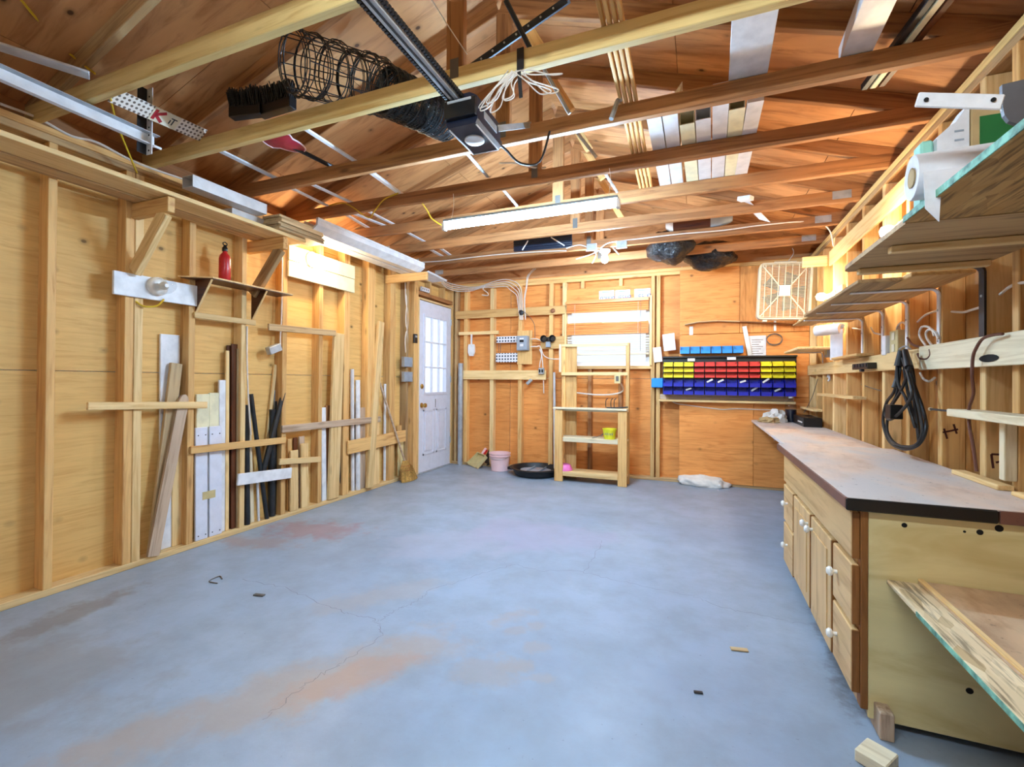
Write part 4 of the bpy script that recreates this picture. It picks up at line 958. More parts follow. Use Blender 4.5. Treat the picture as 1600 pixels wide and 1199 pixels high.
for j in range(240):
    an = rd.uniform(0, 2*PI); a0 = V((hd.x-.02, hd.y, .24)) + V((.028*math.sin(an), .028*math.cos(an), 0)); rr = rd.uniform(.6, 1.03)
    a1 = V((hd.x+.01, hd.y+.05, 0)) + V((.047*math.sin(an)*rr, .15*math.cos(an)*rr, rd.uniform(.001, .012))); mid = a0.lerp(a1, .35)+V((.018*math.sin(an), .03*math.cos(an), 0))
    m.tube([a0, mid, a1], .0016, 3)
m.build('straws', 'straw', t)['kind'] = 'stuff'
for z, a, b in ((.185, .076, .043), (.16, .092, .046), (.135, .104, .048)):
    cc = V((hd.x-.02+.03*(1-z/.24), hd.y+.05*(1-z/.24), z)); m = MB(); m.tube([cc+V(((b)*math.sin(2*PI*j/20), a*math.cos(2*PI*j/20), 0)) for j in range(20)], .0025, 5, closed=True); m.build('stitching', 'ink_red', t)
# small things on the left studs
t = thing('outlet_box', 'small grey switch box tilted on the stud above the pipes', 'outlet', W(426, 545, x=XL+.02))
c = W(427, 546, x=XL+.015); board('box', c+V((-.0, -.05, -.02)), c+V((0, .06, .025)), .06, .05, 'galv', t, n=(1, 0, 0)); cable('cable', [c+V((.01, .06, .03)), W(438, 525, x=XL+.01), W(440, 490, x=XL+.006), W(441, 400, x=XL+.006)], .006, 'cable_white', t)
Tub('electric_cable', 'pale cable stapled down the stud of the dark trims', 'cable', [W(386, 510, x=XL+.006), W(386, 560, x=XL+.006), W(388, 620, x=XL+.006), W(392, 680, x=XL+.006)], .006, 'cable_white', 'cables on the left wall')
# switches and boxes beside the door
c = W(650, 529, x=XL+.02); t = thing('light_switch', 'black thermostat-like switch beside the door jamb', 'switch', c); bx('plate', c-V((.02, .035, .055)), c+V((.0, .035, .055)), 'black_plastic', t); bx('toggle', c+V((0, -.02, .01)), c+V((.006, .02, .035)), 'panel_grey', t)
for (u, v, lab) in ((637, 566, 'upper grey metal box on the stud left of the door'), (637, 589, 'lower grey metal box on the stud left of the door')):
    c = W(u, v, x=XL+.01); t = thing('electrical_box', lab, 'electrical box', c, 'metal boxes beside the door'); bx('box', c-V((.03, .085, .06)), c+V((.015, .085, .06)), 'galv', t); bx('cover', c+V((.015, -.08, -.055)), c+V((.02, .06, .055)), 'panel_grey', t)
for k in range(3): Tub('electric_cable', ('left', 'middle', 'right')[k]+' white cable hanging down to the boxes beside the door', 'cable', [W(633+3*k, 440, x=XL-.01), W(634+k, 470, x=XL-.005), W(638-2*k, 500, x=XL-.005), W(633+2*k, 530, x=XL-.005), W(635+k, 560, x=XL-.01)], .006, 'cable_white', 'cables beside the door')
c = W(664, 453, x=XL+.0); t = thing('power_strip', 'white four-socket outlet strip above the door', 'outlet', c); board('strip', c-V((0, .09, .0)), c+V((0, .09, -.0)), .055, .03, 'white_vinyl', t, n=(1, 0, 0))
for k in range(4): bx('socket', c+V((.014, -.07+.042*k-.008, -.012)), c+V((.0165, -.07+.042*k+.008, .012)), 'cord_grey', t)
# ------------------------------------------------------------------ back wall
Y0 = YB-.001
# cable bundle from the door corner to the panel
for k in range(4):
    pts = [(690, 435+k*2.5, 5.4), (700, 442+3*k, 5.60), (715, 446+3*k, 5.74), (735, 449+2*k, 5.78), (752, 447+1*k, 5.78), (772, 440+3*k, 5.78), (790, 437+3.5*k, 5.78), (806-k*3, 441+4*k, 5.78), (814-k*2.4, 452+3*k, 5.785), (816-k*2.4, 472, 5.785), (817-k*1.5, 500, 5.77)]
    Tub('electric_cable', ('topmost', 'second', 'third', 'lowest')[k]+' cable of the white bundle sweeping along the top of the back wall', 'cable', [W(u, v, y=y-.012*k) for u, v, y in pts], .0055, 'cable_white', 'white cable bundle on the back wall')
Tub('electric_cable', 'hooked white cable end below the bundle in the corner', 'cable', [W(758, 447, y=5.76), W(755, 452, y=5.74), W(762, 458, y=5.74), (W(762, 462, y=5.74)), W(753, 461, y=5.74)], .006, 'cable_white')
for k in range(2): Tub('electric_cable', ('left', 'right')[k]+' cable dropping from the last chord to the breaker panel', 'cable', [W(834+3*k, 420, y=5.5), W(824+2*k, 432, y=5.75), W(822+k, 450, y=5.78), W(819+k, 470, y=5.78), W(821, 500, y=5.77)], .006, 'cable_white', 'cables on the back wall')
t = thing('breaker_panel', 'grey breaker panel with label on the back wall', 'breaker panel', W(820, 538, y=YB-.05))
a, b = W(811, 526, y=YB-.02), W(827, 548, y=YB-.02); bx('enclosure', (a.x, YB-.11, b.z), (b.x, YB-.014, a.z), 'panel_grey', t); bx('door', (a.x+.008, YB-.116, b.z+.01), (b.x-.008, YB-.11, a.z-.01), 'panel_grey', t)
bx('handle_recess', (a.x+.045, YB-.119, a.z-.085), (b.x-.045, YB-.116, a.z-.055), 'hole_dark', t); bx('label', (a.x+.045, YB-.118, a.z-.05), (b.x-.045, YB-.116, a.z-.03), 'paper', t); bx('label', (a.x+.05, YB-.118, b.z+.05), (b.x-.05, YB-.116, b.z+.08), 'paper', t)
for k in range(2):
    c0 = W(829, 530+12*k, y=YB-.06); cable('feed_cable', [c0, c0+V((.08, 0, .0)), c0+V((.13, .03, -.02)), c0+V((.16, .05, -.03-.3*k)), c0+V((.17, .05, -.06-.55*k))], .007, 'cable_white', t)
for (p, q, lab) in (((775, 526), (808, 535), 'upper white punched strip left of the breaker panel'), ((774, 552), (808, 566), 'lower taller white punched panel left of the breaker panel')):
    a, b = W(p[0], p[1], y=YB-.03), W(q[0], q[1], y=YB-.03); t = bx('punched_strip', (a.x, YB-.012, b.z), (b.x, YB-.002, a.z), 'perf_white', None, grain=0, c=0); tag(t, lab, 'metal strip', 'white punched strips')
for k in range(2): tag(MB().tube([W(779+3*k, 536, y=YB-.006), W(779+3*k, 552, y=YB-.006)], .004, 6).build('connecting_wire', 'cord_grey'), ('left', 'right')[k]+' thin wire between the two white punched strips', 'wire', 'wires between the punched strips')
c = W(815, 489, y=YB-.03); tag(MB().lathe([(.02, 0), (.035, .01), (.035, .03), (.015, .04)], 12, M4.Translation(c) @ M4.Rotation(PI/2, 4, 'X')).build('cable_clamp', 'steel_dark', None, True), 'dark round cable clamp on the upper rail board', 'clamp')
Tub('electric_cable', 'thin dark wire arching from the clamp down past the panel', 'wire', [W(818, 487, y=5.75), W(827, 495, y=5.76), W(835, 508, y=5.77), W(836, 530, y=5.77)], .004, 'cord_grey')
c = W(864, 486, y=YB-.03); tag(MB().lathe([(.012, -.02), (.03, 0), (.03, .015), (.01, .03)], 10, M4.Translation(c) @ M4.Rotation(1.2, 4, 'X')).build('rusty_hook', 'rust', None, True), 'rusty hook at the right end of the upper rail board', 'hook')
t = thing('security_light', 'dark twin-head floodlight on the board left of the window', 'light', W(857, 532, y=YB-.06))
c = W(857, 532, y=YB-.05)
for s in (-1, 1): MB().lathe([(.01, 0), (.032, .01), (.045, .04), (.045, .055), (.038, .05), (.03, .02)], 16, M4.Translation(c+V((s*.058, .02, .02))) @ M4.Rotation(PI/2, 4, 'X')).build('lamp_head', 'black_plastic', t, True)
bx('sensor_body', c+V((-.03, -.03, -.09)), c+V((.03, .025, -.02)), 'panel_grey', t); bx('arm', c+V((-.02, -.01, -.02)), c+V((.02, .025, .04)), 'black_plastic', t)
c = W(847, 580, y=YB-.03); t = thing('outlet_box', 'grey duplex outlet box on the pale rail board', 'outlet', c); bx('box', (c.x-.035, YB-.075, c.z-.04), (c.x+.035, YB-.031, c.z+.04), 'galv', t)
for s in (-1, 1): bx('socket', (c.x+s*.017-.01, YB-.078, c.z-.02), (c.x+s*.017+.01, YB-.075, c.z+.02), 'hole_dark', t)
Tub('electric_cable', 'white cable running from the panel to the outlet box', 'cable', [W(843, 546, y=5.77), W(846, 555, y=5.77), W(844, 566, y=5.77), W(843, 574, y=5.76)], .006, 'cable_white', 'cables on the back wall')
Tub('electric_cable', 'pale cable running from the panel behind the rack', 'cable', [W(846, 545, y=5.78), W(850, 556, y=5.78), W(862, 561, y=5.79), W(880, 561, y=5.795)], .006, 'cable_white', 'cables on the back wall')
c = W(827, 597, y=YB-.05); tag(board('pipe_fitting', c+V((-.03, 0, -.03)), c+V((.03, 0, .03)), .045, .04, 'galv'), 'grey fitting tilted under the pale rail board', 'fitting')
# scoop
c = W(736, 545, y=YB-.06); t = thing('plastic_scoop', 'white plastic scoop hanging from the short cleat', 'scoop', c)
m = MB(); out = [(-.04, .06), (.04, .06), (.05, .02), (.05, -.05), (.03, -.1), (-.03, -.1), (-.05, -.05), (-.05, .02)]
m.prism([(c.x+a, c.y, c.z+b) for a, b in out], (0, .03, 0)); m.build('scoop_bowl', 'white_vinyl', t); MB().bar(c+V((0, .012, .05)), c+V((0, .012, .20)), .022, .012, (0, 1, 0)).build('scoop_handle', 'white_vinyl', t)
# grey pipe in the corner
m = MB(); m.tube([(XL+.16, YB-.05, .0), (XL+.16, YB-.05, 1.42)], .035, 12); tag(m.build('grey_drain_pipe', 'galv', None, True), 'grey pipe standing in the corner right of the door', 'pipe')
m = MB(); m.tube([W(867, 742, y=YB-.06), W(866, 582, y=YB-.03)], .016, 10); tag(m.build('white_rod', 'white_vinyl', None, True), 'thin white rod leaning left of the wooden rack', 'rod')

# blind
bl = thing('window_blind', 'wooden slat blind, partly open, over the back window', 'blind', (-1.07, YB-.03, 2.2))
bx('head_rail', (WX0+.005, YB-.055, 2.155), (WX1-.005, YB-.008, 2.20), 'blind_slat', bl)
z = 2.135; rd = random.Random(4)
slats = []
def zrow(v): return W(950, v, y=YB-.03).z
zt_, za, zb, zc, zd = 2.145, zrow(488), zrow(505), zrow(523), zrow(553)
def sl(z, tilt): slats.append((z, tilt))
zz = zt_
while zz > za: sl(zz, 1.2); zz -= .028
zz = zb
while zz > zc: sl(zz, 1.2); zz -= .024
zz = zc-.02
while zz > zd: sl(zz, .12); zz -= .030
zb_ = zd-.0
for z, tilt in slats: board('slat', (WX0+.01, YB-.03, z), (WX1-.01, YB-.03, z+rd.uniform(-.004, .004)), .034, .0025, 'blind_slat' if tilt > .5 else 'pine_white', bl, n=(0, -math.sin(tilt), math.cos(tilt)))
bx('bottom_rail', (WX0+.01, YB-.05, zd-.015), (WX1-.01, YB-.012, zd+.003), 'pine_white', bl)
for x in (WX0+.12, WX1-.13): cable('ladder_cord', [(x, YB-.052, 2.15), (x, YB-.052, zd)], .002, 'cable_white', bl, 5)
cable('pull_cord', [(WX1-.10, YB-.06, 2.15), (WX1-.10, YB-.062, 1.9), (WX1-.10, YB-.062, 1.55)], .0022, 'cord_grey', bl, 5)
# licence plates: only the upper half of the characters can be seen
SEG = {'0': 'abcdef', '2': 'abged', '7': 'abc', 'A': 'abcefg', 'R': 'abefg', 'J': 'bcde', 'E': 'afged', 'S': 'afgcd', '8': 'abcdefg', '4': 'fgbc', '5': 'afgcd', '1': 'bc', 'X': 'fgbce'}
def seg_text(txt, o, h, mat, parent, nm='plate_character', ny=-.0008):
    wd = h*.5; sp = h*.72
    P = {'a': ((0, h), (wd, h)), 'b': ((wd, h), (wd, h/2)), 'c': ((wd, h/2), (wd, 0)), 'd': ((0, 0), (wd, 0)), 'e': ((0, h/2), (0, 0)), 'f': ((0, h), (0, h/2)), 'g': ((0, h/2), (wd, h/2))}
    for i, ch in enumerate(txt):
        m = MB()
        for sg in SEG.get(ch, ''):
            (x0, z0), (x1, z1) = P[sg]; m.bar(o+V((i*sp+x0, ny, z0)), o+V((i*sp+x1, ny, z1)), h*.14, .0015, (0, 1, 0))
        m.build(nm, mat, parent)
for (u0, v0, u1, v1, txt, lab) in ((936, 455, 960, 466, '07AAR', 'left licence plate above the window'), (961, 454, 985, 464, 'JESXA', 'middle licence plate above the window'), (991, 452, 1017, 462, 'JES10', 'right licence plate above the window')):
    a, b = W(u0, v0, y=YB-.01), W(u1, v1, y=YB-.01); t = thing('licence_plate', 'white '+lab, 'licence plate', a, 'licence plates above the window')
    bx('plate', (a.x, YB-.008, b.z-.05), (b.x-.006, YB-.004, a.z), 'white_paint', t); seg_text(txt, V((a.x+.02, YB-.008, b.z-.03)), .05, 'ink_blue', t)
    bx('province_line', (a.x+.035, YB-.0092, a.z-.022), (b.x-.04, YB-.008, a.z-.012), 'mint_edge', t)

# wooden rack in front of the window
rk = thing('wooden_rack', 'open pine storage rack standing in front of the window', 'rack', (-1.14, 5.45, 0))
xa, xb = W(865, 752, z=0).x, W(983, 762, z=0).x
yf, yr = 5.29, 5.56; xa, xb = -1.585, -.745
hz = W(875, 641, y=yf).z
for x in (xa, xb-.10): bx('post', (x, yf, 0), (x+.10, yf+.035, hz), 'stud_fir', rk, grain=2)
tz = W(925, 538, y=yr).z
for x in (xa+.02, xb-.05): bx('post', (x, yr-.04, 0), (x+.045, yr, tz), 'stud_fir', rk, grain=2)
bx('post', (xa+.065, yr-.02, 0), (xa+.20, yr, tz-.02), 'stud_fir', rk, grain=2); bx('post', (xb-.02, yr-.11, 0), (xb+.0, yr-.04, tz), 'stud_fir', rk, grain=2)
for v, mt in ((641, 'pine_white'), (686, 'pine_white'), (741, 'pine_pale')):
    z = W(925, v, y=yf).z
    for k in range(2): bx('shelf_board', (xa+.02, yf+.036+.115*k, z-.022), (xb-.005, yf+.148+.115*k, z), mt, rk)
    if v != 641: bx('shelf_rail', (xa+.101, yf+.002, z-.05), (xb-.101, yf+.033, z+.0), mt, rk)
    else: bx('shelf_rail', (xa-.02, yf-.012, z+.0), (xb, yf+.12, z+.02), mt, rk)
zt2 = W(925, 582, y=yr).z
bx('cross_rail', (xa+.02, yr-.075, zt2-.04), (xb+.0, yr-.04, zt2), 'pine_pale', rk); bx('cross_rail', (xa+.02, yr-.05, tz-.03), (xb, yr-.041, tz), 'pine_pale', rk)
bx('side_panel', (xa+.0, yr-.10, zt2), (xa+.018, yr-.0, tz), 'pine_white', rk, grain=2)
c = W(965, 592, y=5.50); t = thing('outlet_box', 'small tan outlet box behind the rack', 'outlet', c); bx('box', c-V((.035, .02, .055)), c+V((.035, .02, .055)), 'tan_plastic', t); bx('socket', c+V((-.015, -.023, -.03)), c+V((.015, -.02, .03)), 'cord_grey', t)
Tub('electric_cable', 'white cable stretched behind the rack', 'cable', [W(893, 613, y=5.789), W(930, 617, y=5.789), W(960, 616, y=5.789), W(974, 610, y=5.76), W(968, 596, y=5.54)], .010, 'cable_white', 'cables on the back wall')
# things on the rack
zs1 = W(925, 641, y=yf).z+.02
t = thing('iron_hooks', 'black iron hooks lying on the top shelf of the rack', 'hooks', (W(960, 641, y=5.40)))
for k, u in enumerate((947, 955, 960)): p = W(u, 641, y=5.40); p.z = zs1+.005; cable('hook', [p, p+V((-.005, 0, .04)), p+V((.0, 0, .09)), p+V((.02, 0, .11))], .005, 'steel_dark', t)
p = W(948, 641, y=5.38); p.z = zs1+.008; cable('bar', [p, p+V((.09, 0, .0)), p+V((.17, 0, .004)), p+V((.24, 0, .012))], .008, 'steel_dark', t)
z2 = W(925, 686, y=yf).z; c = V((W(952, 686, y=5.34).x, 5.36, z2+.001)); t = thing('yellow_tub', 'yellow plastic tub with print on the middle shelf of the rack', 'tub', c)
MB().lathe([(.062, 0), (.078, .105), (.082, .105), (.082, .12), (.074, .12), (.058, .006)], 24, M4.Translation(c)).build('tub_body', 'tub_yellow', t, True); MB().lathe([(.073, .104), (.002, .103)], 24, M4.Translation(c)).build('contents', 'pine_white', t)
m = MB()
for k in range(5): m.bar(c+V((-.04+.02*k, -.0735, .05)), c+V((-.032+.02*k, -.0745, .075)), .006, .002, (0, 1, 0))
m.build('print', 'ink_blue', t)
p = W(925, 687, y=5.33); p.z = z2+.004; Tub('wire_scrap', 'dark wire scrap beside the yellow tub', 'wire', [p, p+V((.09, .02, .03)), p+V((.13, .03, .06)), p+V((.10, .02, .02))], .004, 'cord_grey')
# floor things along the back wall
c = V((W(777, 732, z=0).x, 5.62, 0)); c = W(777, 737, z=0)+V((0, -.02, 0)); t = thing('pink_bucket', 'pale pink plastic bucket on the floor by the back wall', 'bucket', c)
MB().lathe([(.105, 0), (.112, .004), (.128, .19), (.140, .19), (.142, .20), (.132, .202), (.136, .22), (.144, .224), (.144, .235), (.128, .235), (.10, .01)], 28, M4.Translation(c+V((0, .10, 0)))).build('bucket_body', 'pink_plastic', t, True)
cable('bail_handle', [c+V((-.143, .12, .2)), c+V((-.10, .0, .17)), c+V((0, -.03, .16)), c+V((.10, .0, .17)), c+V((.143, .12, .2))], .003, 'galv', t)
c = W(832, 745, z=0)+V((0, .12, 0)); t = thing('oil_drain_pan', 'low black round pan with a blue inset on the floor', 'pan', c)
MB().lathe([(.22, 0), (.26, .01), (.29, .075), (.325, .09), (.325, .10), (.285, .10), (.25, .03), (.02, .025)], 36, M4.Translation(c)).build('pan_body', 'black_rubber', t, True)
m = MB(); m.prism([c+V((-.16+.32*(k % 2 if False else 0), 0, .03)) if False else c+V((.2*math.cos(2*PI*k/14), .16*math.sin(2*PI*k/14), .03)) for k in range(14)], (0, 0, .035)); m.build('inset', 'bin_sky' if False else 'panel_grey', t)
for s in (-.06, .09): bx('divider', c+V((s-.006, -.15, .065)), c+V((s+.006, .15, .085)), 'panel_grey', t)
bx('spout', c+V((-.36, -.06, .05)), c+V((-.29, .06, .085)), 'black_rubber', t)
t = thing('dustpan', 'tan dustpan with red and white handle leaning by the wall', 'dustpan', W(742, 731, z=0))
c = W(738, 731, z=0)+V((0, .03, 0)); X_ = V((.45, .5, .62)).normalized()
a0 = c+V((0, 0, .004)); N_ = V((-.35, -.6, .7)); X_, Y_, N_ = frame(V((.35, .45, .5)), N_)
m = MB(); P_ = lambda x, y, z: a0+X_*x+Y_*y+N_*z
m.add([P_(0, -.13, 0), P_(0, .13, 0), P_(.2, .11, 0), P_(.2, -.11, 0), P_(0, -.13, .008), P_(0, .13, .008), P_(.2, .11, .008), P_(.2, -.11, .008)], [(0, 1, 2, 3), (4, 5, 6, 7), (0, 1, 5, 4), (1, 2, 6, 5), (2, 3, 7, 6), (3, 0, 4, 7)])
m.bar(P_(0, -.125, .025), P_(.2, -.107, .03), .05, .008, Y_); m.bar(P_(0, .125, .025), P_(.2, .107, .03), .05, .008, Y_); m.bar(P_(.2, -.11, .028), P_(.2, .11, .028), .055, .01, X_); m.build('pan', 'tan_plastic', t)
m = MB(); m.bar(P_(.2, 0, .04), P_(.30, 0, .06), .035, .02, N_); m.build('handle', 'pink_plastic', t); m = MB(); m.bar(P_(.2, -.03, .03), P_(.29, -.03, .045), .025, .018, N_); m.build('handle_grip', 'red_paint', t)
pb = W(756, 731, z=0); tag(board('black_scraper', pb+V((0, .10, .01)), W(763, 702, y=pb.y+.22), .10, .02, 'steel_dark', None, n=(-.5, -.8, 0)), 'dark blade scraper leaning between the dustpan and the bucket', 'scraper')
c = W(882, 734, z=0)+V((0, .14, 0)); t = thing('pink_bowl', 'bright pink plastic bowl upside down inside the rack bottom', 'bowl', c)
zb2 = W(925, 741, y=yf).z; c = V((W(880, 733, y=5.40).x, 5.41, zb2+.001)); MB().lathe([(.11, 0), (.11, .01), (.085, .06), (.07, .068), (.003, .07)], 24, M4.Translation(c)).build('bowl', 'magenta_plastic', t, True)
# white sack on floor
from mathutils import noise as MN
bm = bmesh.new(); bmesh.ops.create_icosphere(bm, subdivisions=4, radius=1)
for v in bm.verts:
    dd = 1+MN.noise(v.co*2.1)*.22+MN.noise(v.co*5)*.06; q = v.co*dd; v.co = V((q.x*.27*(1.1 if q.x < 0 else .9), q.y*.13, max(-.03, q.z*.085+(-.02*q.x))))
me = bpy.data.meshes.new('sack'); bm.to_mesh(me); bm.free()
for p in me.polygons: p.use_smooth = True
c = W(1104, 762, z=0); tag(link('cloth_sack', me, 'sack_white', None, M4.Translation(c+V((0, .10, .03)))), 'white cloth sack lying on the floor against the back wall', 'sack')

# parts bins
def bin_mesh(wd, h, dep, mat):
    """tilt-fronted open bin, back at y=0, opening towards -y"""
    key = ('bin', wd, h, dep, mat)
    if key in _cache: return _cache[key]
    t = .004; m = MB(); a = wd/2
    for s in (-1, 1):
        m.prism([(s*(a-t) if s > 0 else -a, 0, 0), (s*(a-t) if s > 0 else -a, 0, h), (s*(a-t) if s > 0 else -a, -dep*.45, h), (s*(a-t) if s > 0 else -a, -dep, h*.5), (s*(a-t) if s > 0 else -a, -dep, 0)], (t, 0, 0))
    m.box((-a, -dep, 0), (a, 0, t)); m.box((-a, -t, 0), (a, 0, h)); m.box((-a, -dep-.002, 0), (a, -dep+t, h*.5)); m.box((-a-.002, -dep-.006, h*.5-.007), (a+.002, -dep+t, h*.5))
    me = me_from(m.v, m.f); bm = bmesh.new(); bm.from_mesh(me); bmesh.ops.recalc_face_normals(bm, faces=bm.faces); bm.to_mesh(me); bm.free(); me.materials.append(MATS[mat]); _cache[key] = me
    return me
YK = YB-.03
bxl, bxr = W(1036, 590, y=YK-.1).x, W(1244, 590, y=YK-.1).x
zr = [W(1140, v, y=YK-.10).z for v in (572.5, 581.5, 590.5, 605, 618)]
rail = thing('bin_rail', 'black louvred rail carrying the coloured parts bins', 'rail', ((bxl+bxr)/2, YK, zr[4]))
bx('rail_plate', (bxl-.01, YK, zr[4]+.0), (bxr+.02, YK+.013, zr[0]+.12), 'black_plastic', rail)
for k in range(4): bx('rail_lip', (bxl-.01, YK-.014, zr[k]+(.05 if k < 3 else .085)), (bxr+.02, YK, zr[k]+(.056 if k < 3 else .091)), 'black_plastic', rail)
bx('rail_lip', (bxl-.01, YK-.06, zr[0]+.10), (bxr+.02, YK, zr[0]+.118), 'black_plastic', rail)
pit = (bxr-bxl)/12; ordn = ('first', 'second', 'third', 'fourth', 'fifth', 'sixth', 'seventh', 'eighth', 'ninth', 'tenth', 'eleventh', 'twelfth')
rown = ('top', 'second', 'third', 'upper blue', 'lowest blue')
for r in range(5):
    for k in range(12):
        col = 'blue' if r > 2 else 'red' if 3 <= k <= 8 else 'yellow'
        h = .052 if r < 3 else .086; dep = .10 if r < 3 else .125
        o = link('storage_bin', bin_mesh(round(pit-.013, 3), h, dep, 'bin_'+col), None, None, M4.Translation((bxl+pit*(k+.5), YK-.0145, zr[r])))
        tag(o, f'{col} parts bin, {ordn[k]} from the left in the {rown[r]} row', 'bin', 'parts bins on the rail')
rd = random.Random(9)
for k, r in ((4, 3), (5, 3), (2, 4), (8, 4), (7, 3), (10, 4), (9, 3)):
    p = V((bxl+pit*(k+.5), YK-.06, zr[r]+.05)); tag(board('bin_part', p+V((-.03, -.02, 0)), p+V((.03, -.03, .03*rd.random()+.02)), .03, .02, 'white_vinyl', None), f'white part sticking out of the {ordn[k]} bin of the {rown[r]} row', 'part', 'white parts in the bins')
c = W(1080, 563, y=YK-.06); tag(bx('paper_label', c-V((.04, .002, .012)), c+V((.04, .0, .02)), 'paper'), 'small paper label over the first yellow bins', 'label')
c = W(1143, 561, y=YK-.06); tag(bx('paper_label', c-V((.045, .002, .012)), c+V((.045, .0, .02)), 'paper'), 'small paper label over the red bins', 'label')
zl = zr[4]; bx('bin_ledge', (bxl-.05, YB-.12, zl-.085), (bxr-.0, YB-.015, zl-.06), 'pine_pale', rail); bx('ledge_board', (bxl-.04, YB-.03, zl-.06), (bxr+.0, YB-.015, zl), 'weathered', rail)
# light blue bin row
a, b = W(1062, 553, y=YK-.06), W(1162, 541, y=YK-.06); pit2 = (b.x-a.x)/6
for k in range(6):
    o = link('storage_bin', bin_mesh(round(pit2-.011, 3), .085, .10, 'bin_sky'), None, None, M4.Translation((a.x+pit2*(k+.5), YB-.017, a.z))); tag(o, f'light blue bin, {ordn[k]} from the left in the short row above', 'bin', 'light blue bins above the rail')
# bits on the plywood
t = thing('wall_shelf_strip', 'thin warped wooden ledge above the light blue bins', 'ledge', W(1150, 505, y=YB-.05))
p = [W(u, v, y=YB-.06) for u, v in ((1070, 508), (1090, 504), (1120, 502), (1155, 503), (1200, 505), (1240, 508))]
for i in range(len(p)-1): board('ledge_piece', p[i], p[i+1]+(p[i+1]-p[i]).normalized()*.004, .09, .010, 'shingle' if i < 3 else 'truss_fir', t, n=(0, 0, 1))
c = W(1080, 517, y=YB-.02); bx('support_clip', c-V((.02, 0, .05)), c+V((.02, .005, .05)), 'white_vinyl', t)
a, b = W(1163, 510, y=YB-.03), W(1172, 556, y=YB-.03); tag(board('metal_square', a, b, .045, .004, 'rail_steel', None, n=(0, 1, 0)), 'shiny metal strap hanging left of the paper sheet', 'strap')
a, b = W(1170, 525, y=YB-.02), W(1197, 557, y=YB-.02); t = thing('paper_sheet', 'white typed paper sheet pinned to the back wall', 'paper', a); bx('sheet', (a.x, YB-.019, b.z), (b.x, YB-.017, a.z), 'paper', t)
m = MB()
for k in range(9): m.box((a.x+.03, YB-.0205, a.z-.05-.025*k), (b.x-.03-.02*(k % 3), YB-.0192, a.z-.044-.025*k))
m.build('typed_lines', 'cord_grey', t)
c = W(1210, 530, y=YB-.05); t = thing('hose_clamp_ring', 'thin metal ring hanging below the box fan', 'ring', c); m = MB()
for j in range(2): m.tube([c+V((.075*math.cos(2*PI*k/24), -.01*j, .075*.8*math.sin(2*PI*k/24)-.01*j)) for k in range(24)], .004, 6, closed=True)
m.build('ring', 'cord_grey', t); bx('holder', W(1211, 510, y=YB-.04)-V((.012, 0, .05)), W(1211, 510, y=YB-.04)+V((.012, .004, .06)), 'white_vinyl', t)
for (p, q, lab, mt) in (((1036, 522), (1055, 548), 'white folded card pinned left of the light blue bins', 'paper'), ((1021, 543), (1034, 566), 'white label strip on the double stud', 'paper')):
    a, b = W(p[0], p[1], y=YB-.03), W(q[0], q[1], y=YB-.03); tag(board('wall_card', V(((a.x+b.x)/2-.01, YB-.025, a.z)), V(((a.x+b.x)/2+.01, YB-.03, b.z)), b.x-a.x, .012, mt, None, n=(.15, 1, 0)), lab, 'card', 'cards on the back wall')
a, b = W(1018, 591, y=YB-.05), W(1036, 606, y=YB-.05); tag(bx('blue_cloth', (a.x, YB-.06, b.z), (b.x, YB-.006, a.z), 'bin_sky', None, c=.008), 'bright blue plastic clip left of the lowest blue bins', 'clip')
Tub('electric_cable', 'white cable sagging below the parts bins', 'cable', [W(u, v, y=5.781) for u, v in ((1043, 620), (1055, 630), (1080, 634), (1110, 638), (1130, 640), (1150, 639), (1180, 640), (1207, 641))], .006, 'cable_white', 'cables on the back wall')

# box fan
FY = 5.46
fn = thing('box_fan', 'cream box fan with square grille hung in the corner', 'fan', W(1228, 455, y=FY))
q = [W(1189, 414, y=FY), W(1275, 405, y=FY), W(1263, 499, y=FY), W(1180, 499, y=FY)]; ctr = (q[0]+q[1]+q[2]+q[3])/4
ex = ((q[1]-q[0])+(q[2]-q[3])).normalized(); sx = ((q[1]-q[0]).length+(q[2]-q[3]).length)/4; ez = ((q[0]-q[3])+(q[1]-q[2])); ez = ((ez-ex*ez.dot(ex)).normalized()+ez.normalized()*.7).normalized(); ex = (ex-ez*ex.dot(ez)).normalized(); sz = ((q[0]-q[3]).length+(q[1]-q[2]).length)/4
ey = ez.cross(ex); F_ = lambda x, z, y=0: ctr+ex*x+ez*z+ey*y
def rring(hx, hz, r, n=6):
    out = []
    for (cx, cz, a0) in ((hx-r, hz-r, 0), (-hx+r, hz-r, PI/2), (-hx+r, -hz+r, PI), (hx-r, -hz+r, 3*PI/2)):
        for k in range(n+1): a = a0+PI/2*k/n; out.append((cx+r*math.cos(a), cz+r*math.sin(a)))
    return out
o1, o2 = rring(sx, sz, .05), rring(sx-.022, sz-.022, .035); N_ = len(o1); vs = []
for y in (0, .11):
    for o in (o1, o2): vs += [F_(x, z, y) for x, z in o]
fs = []
for k in range(N_):
    j = (k+1) % N_; fs += [(k, j, N_+j, N_+k), (2*N_+k, 3*N_+k, 3*N_+j, 2*N_+j), (k, 2*N_+k, 2*N_+j, j), (N_+k, N_+j, 3*N_+j, 3*N_+k)]
m = MB(); m.add(vs, fs); m.build('casing', 'ivory_plastic', fn)
for k in range(1, 8): x = -sx+2*sx*k/8; m = MB(); m.bar(F_(x, -sz+.02, -.004), F_(x, sz-.02, -.004), .008, .006, ey); m.build('grille_bar', 'ivory_plastic', fn)
m = MB()
for k in range(1, 40): z = -sz+2*sz*k/40; m.bar(F_(-sx+.02, z, .003), F_(sx-.02, z, .003), .0045, .006, ey)
m.build('grille_lines', 'ivory_plastic', fn)['kind'] = 'stuff'
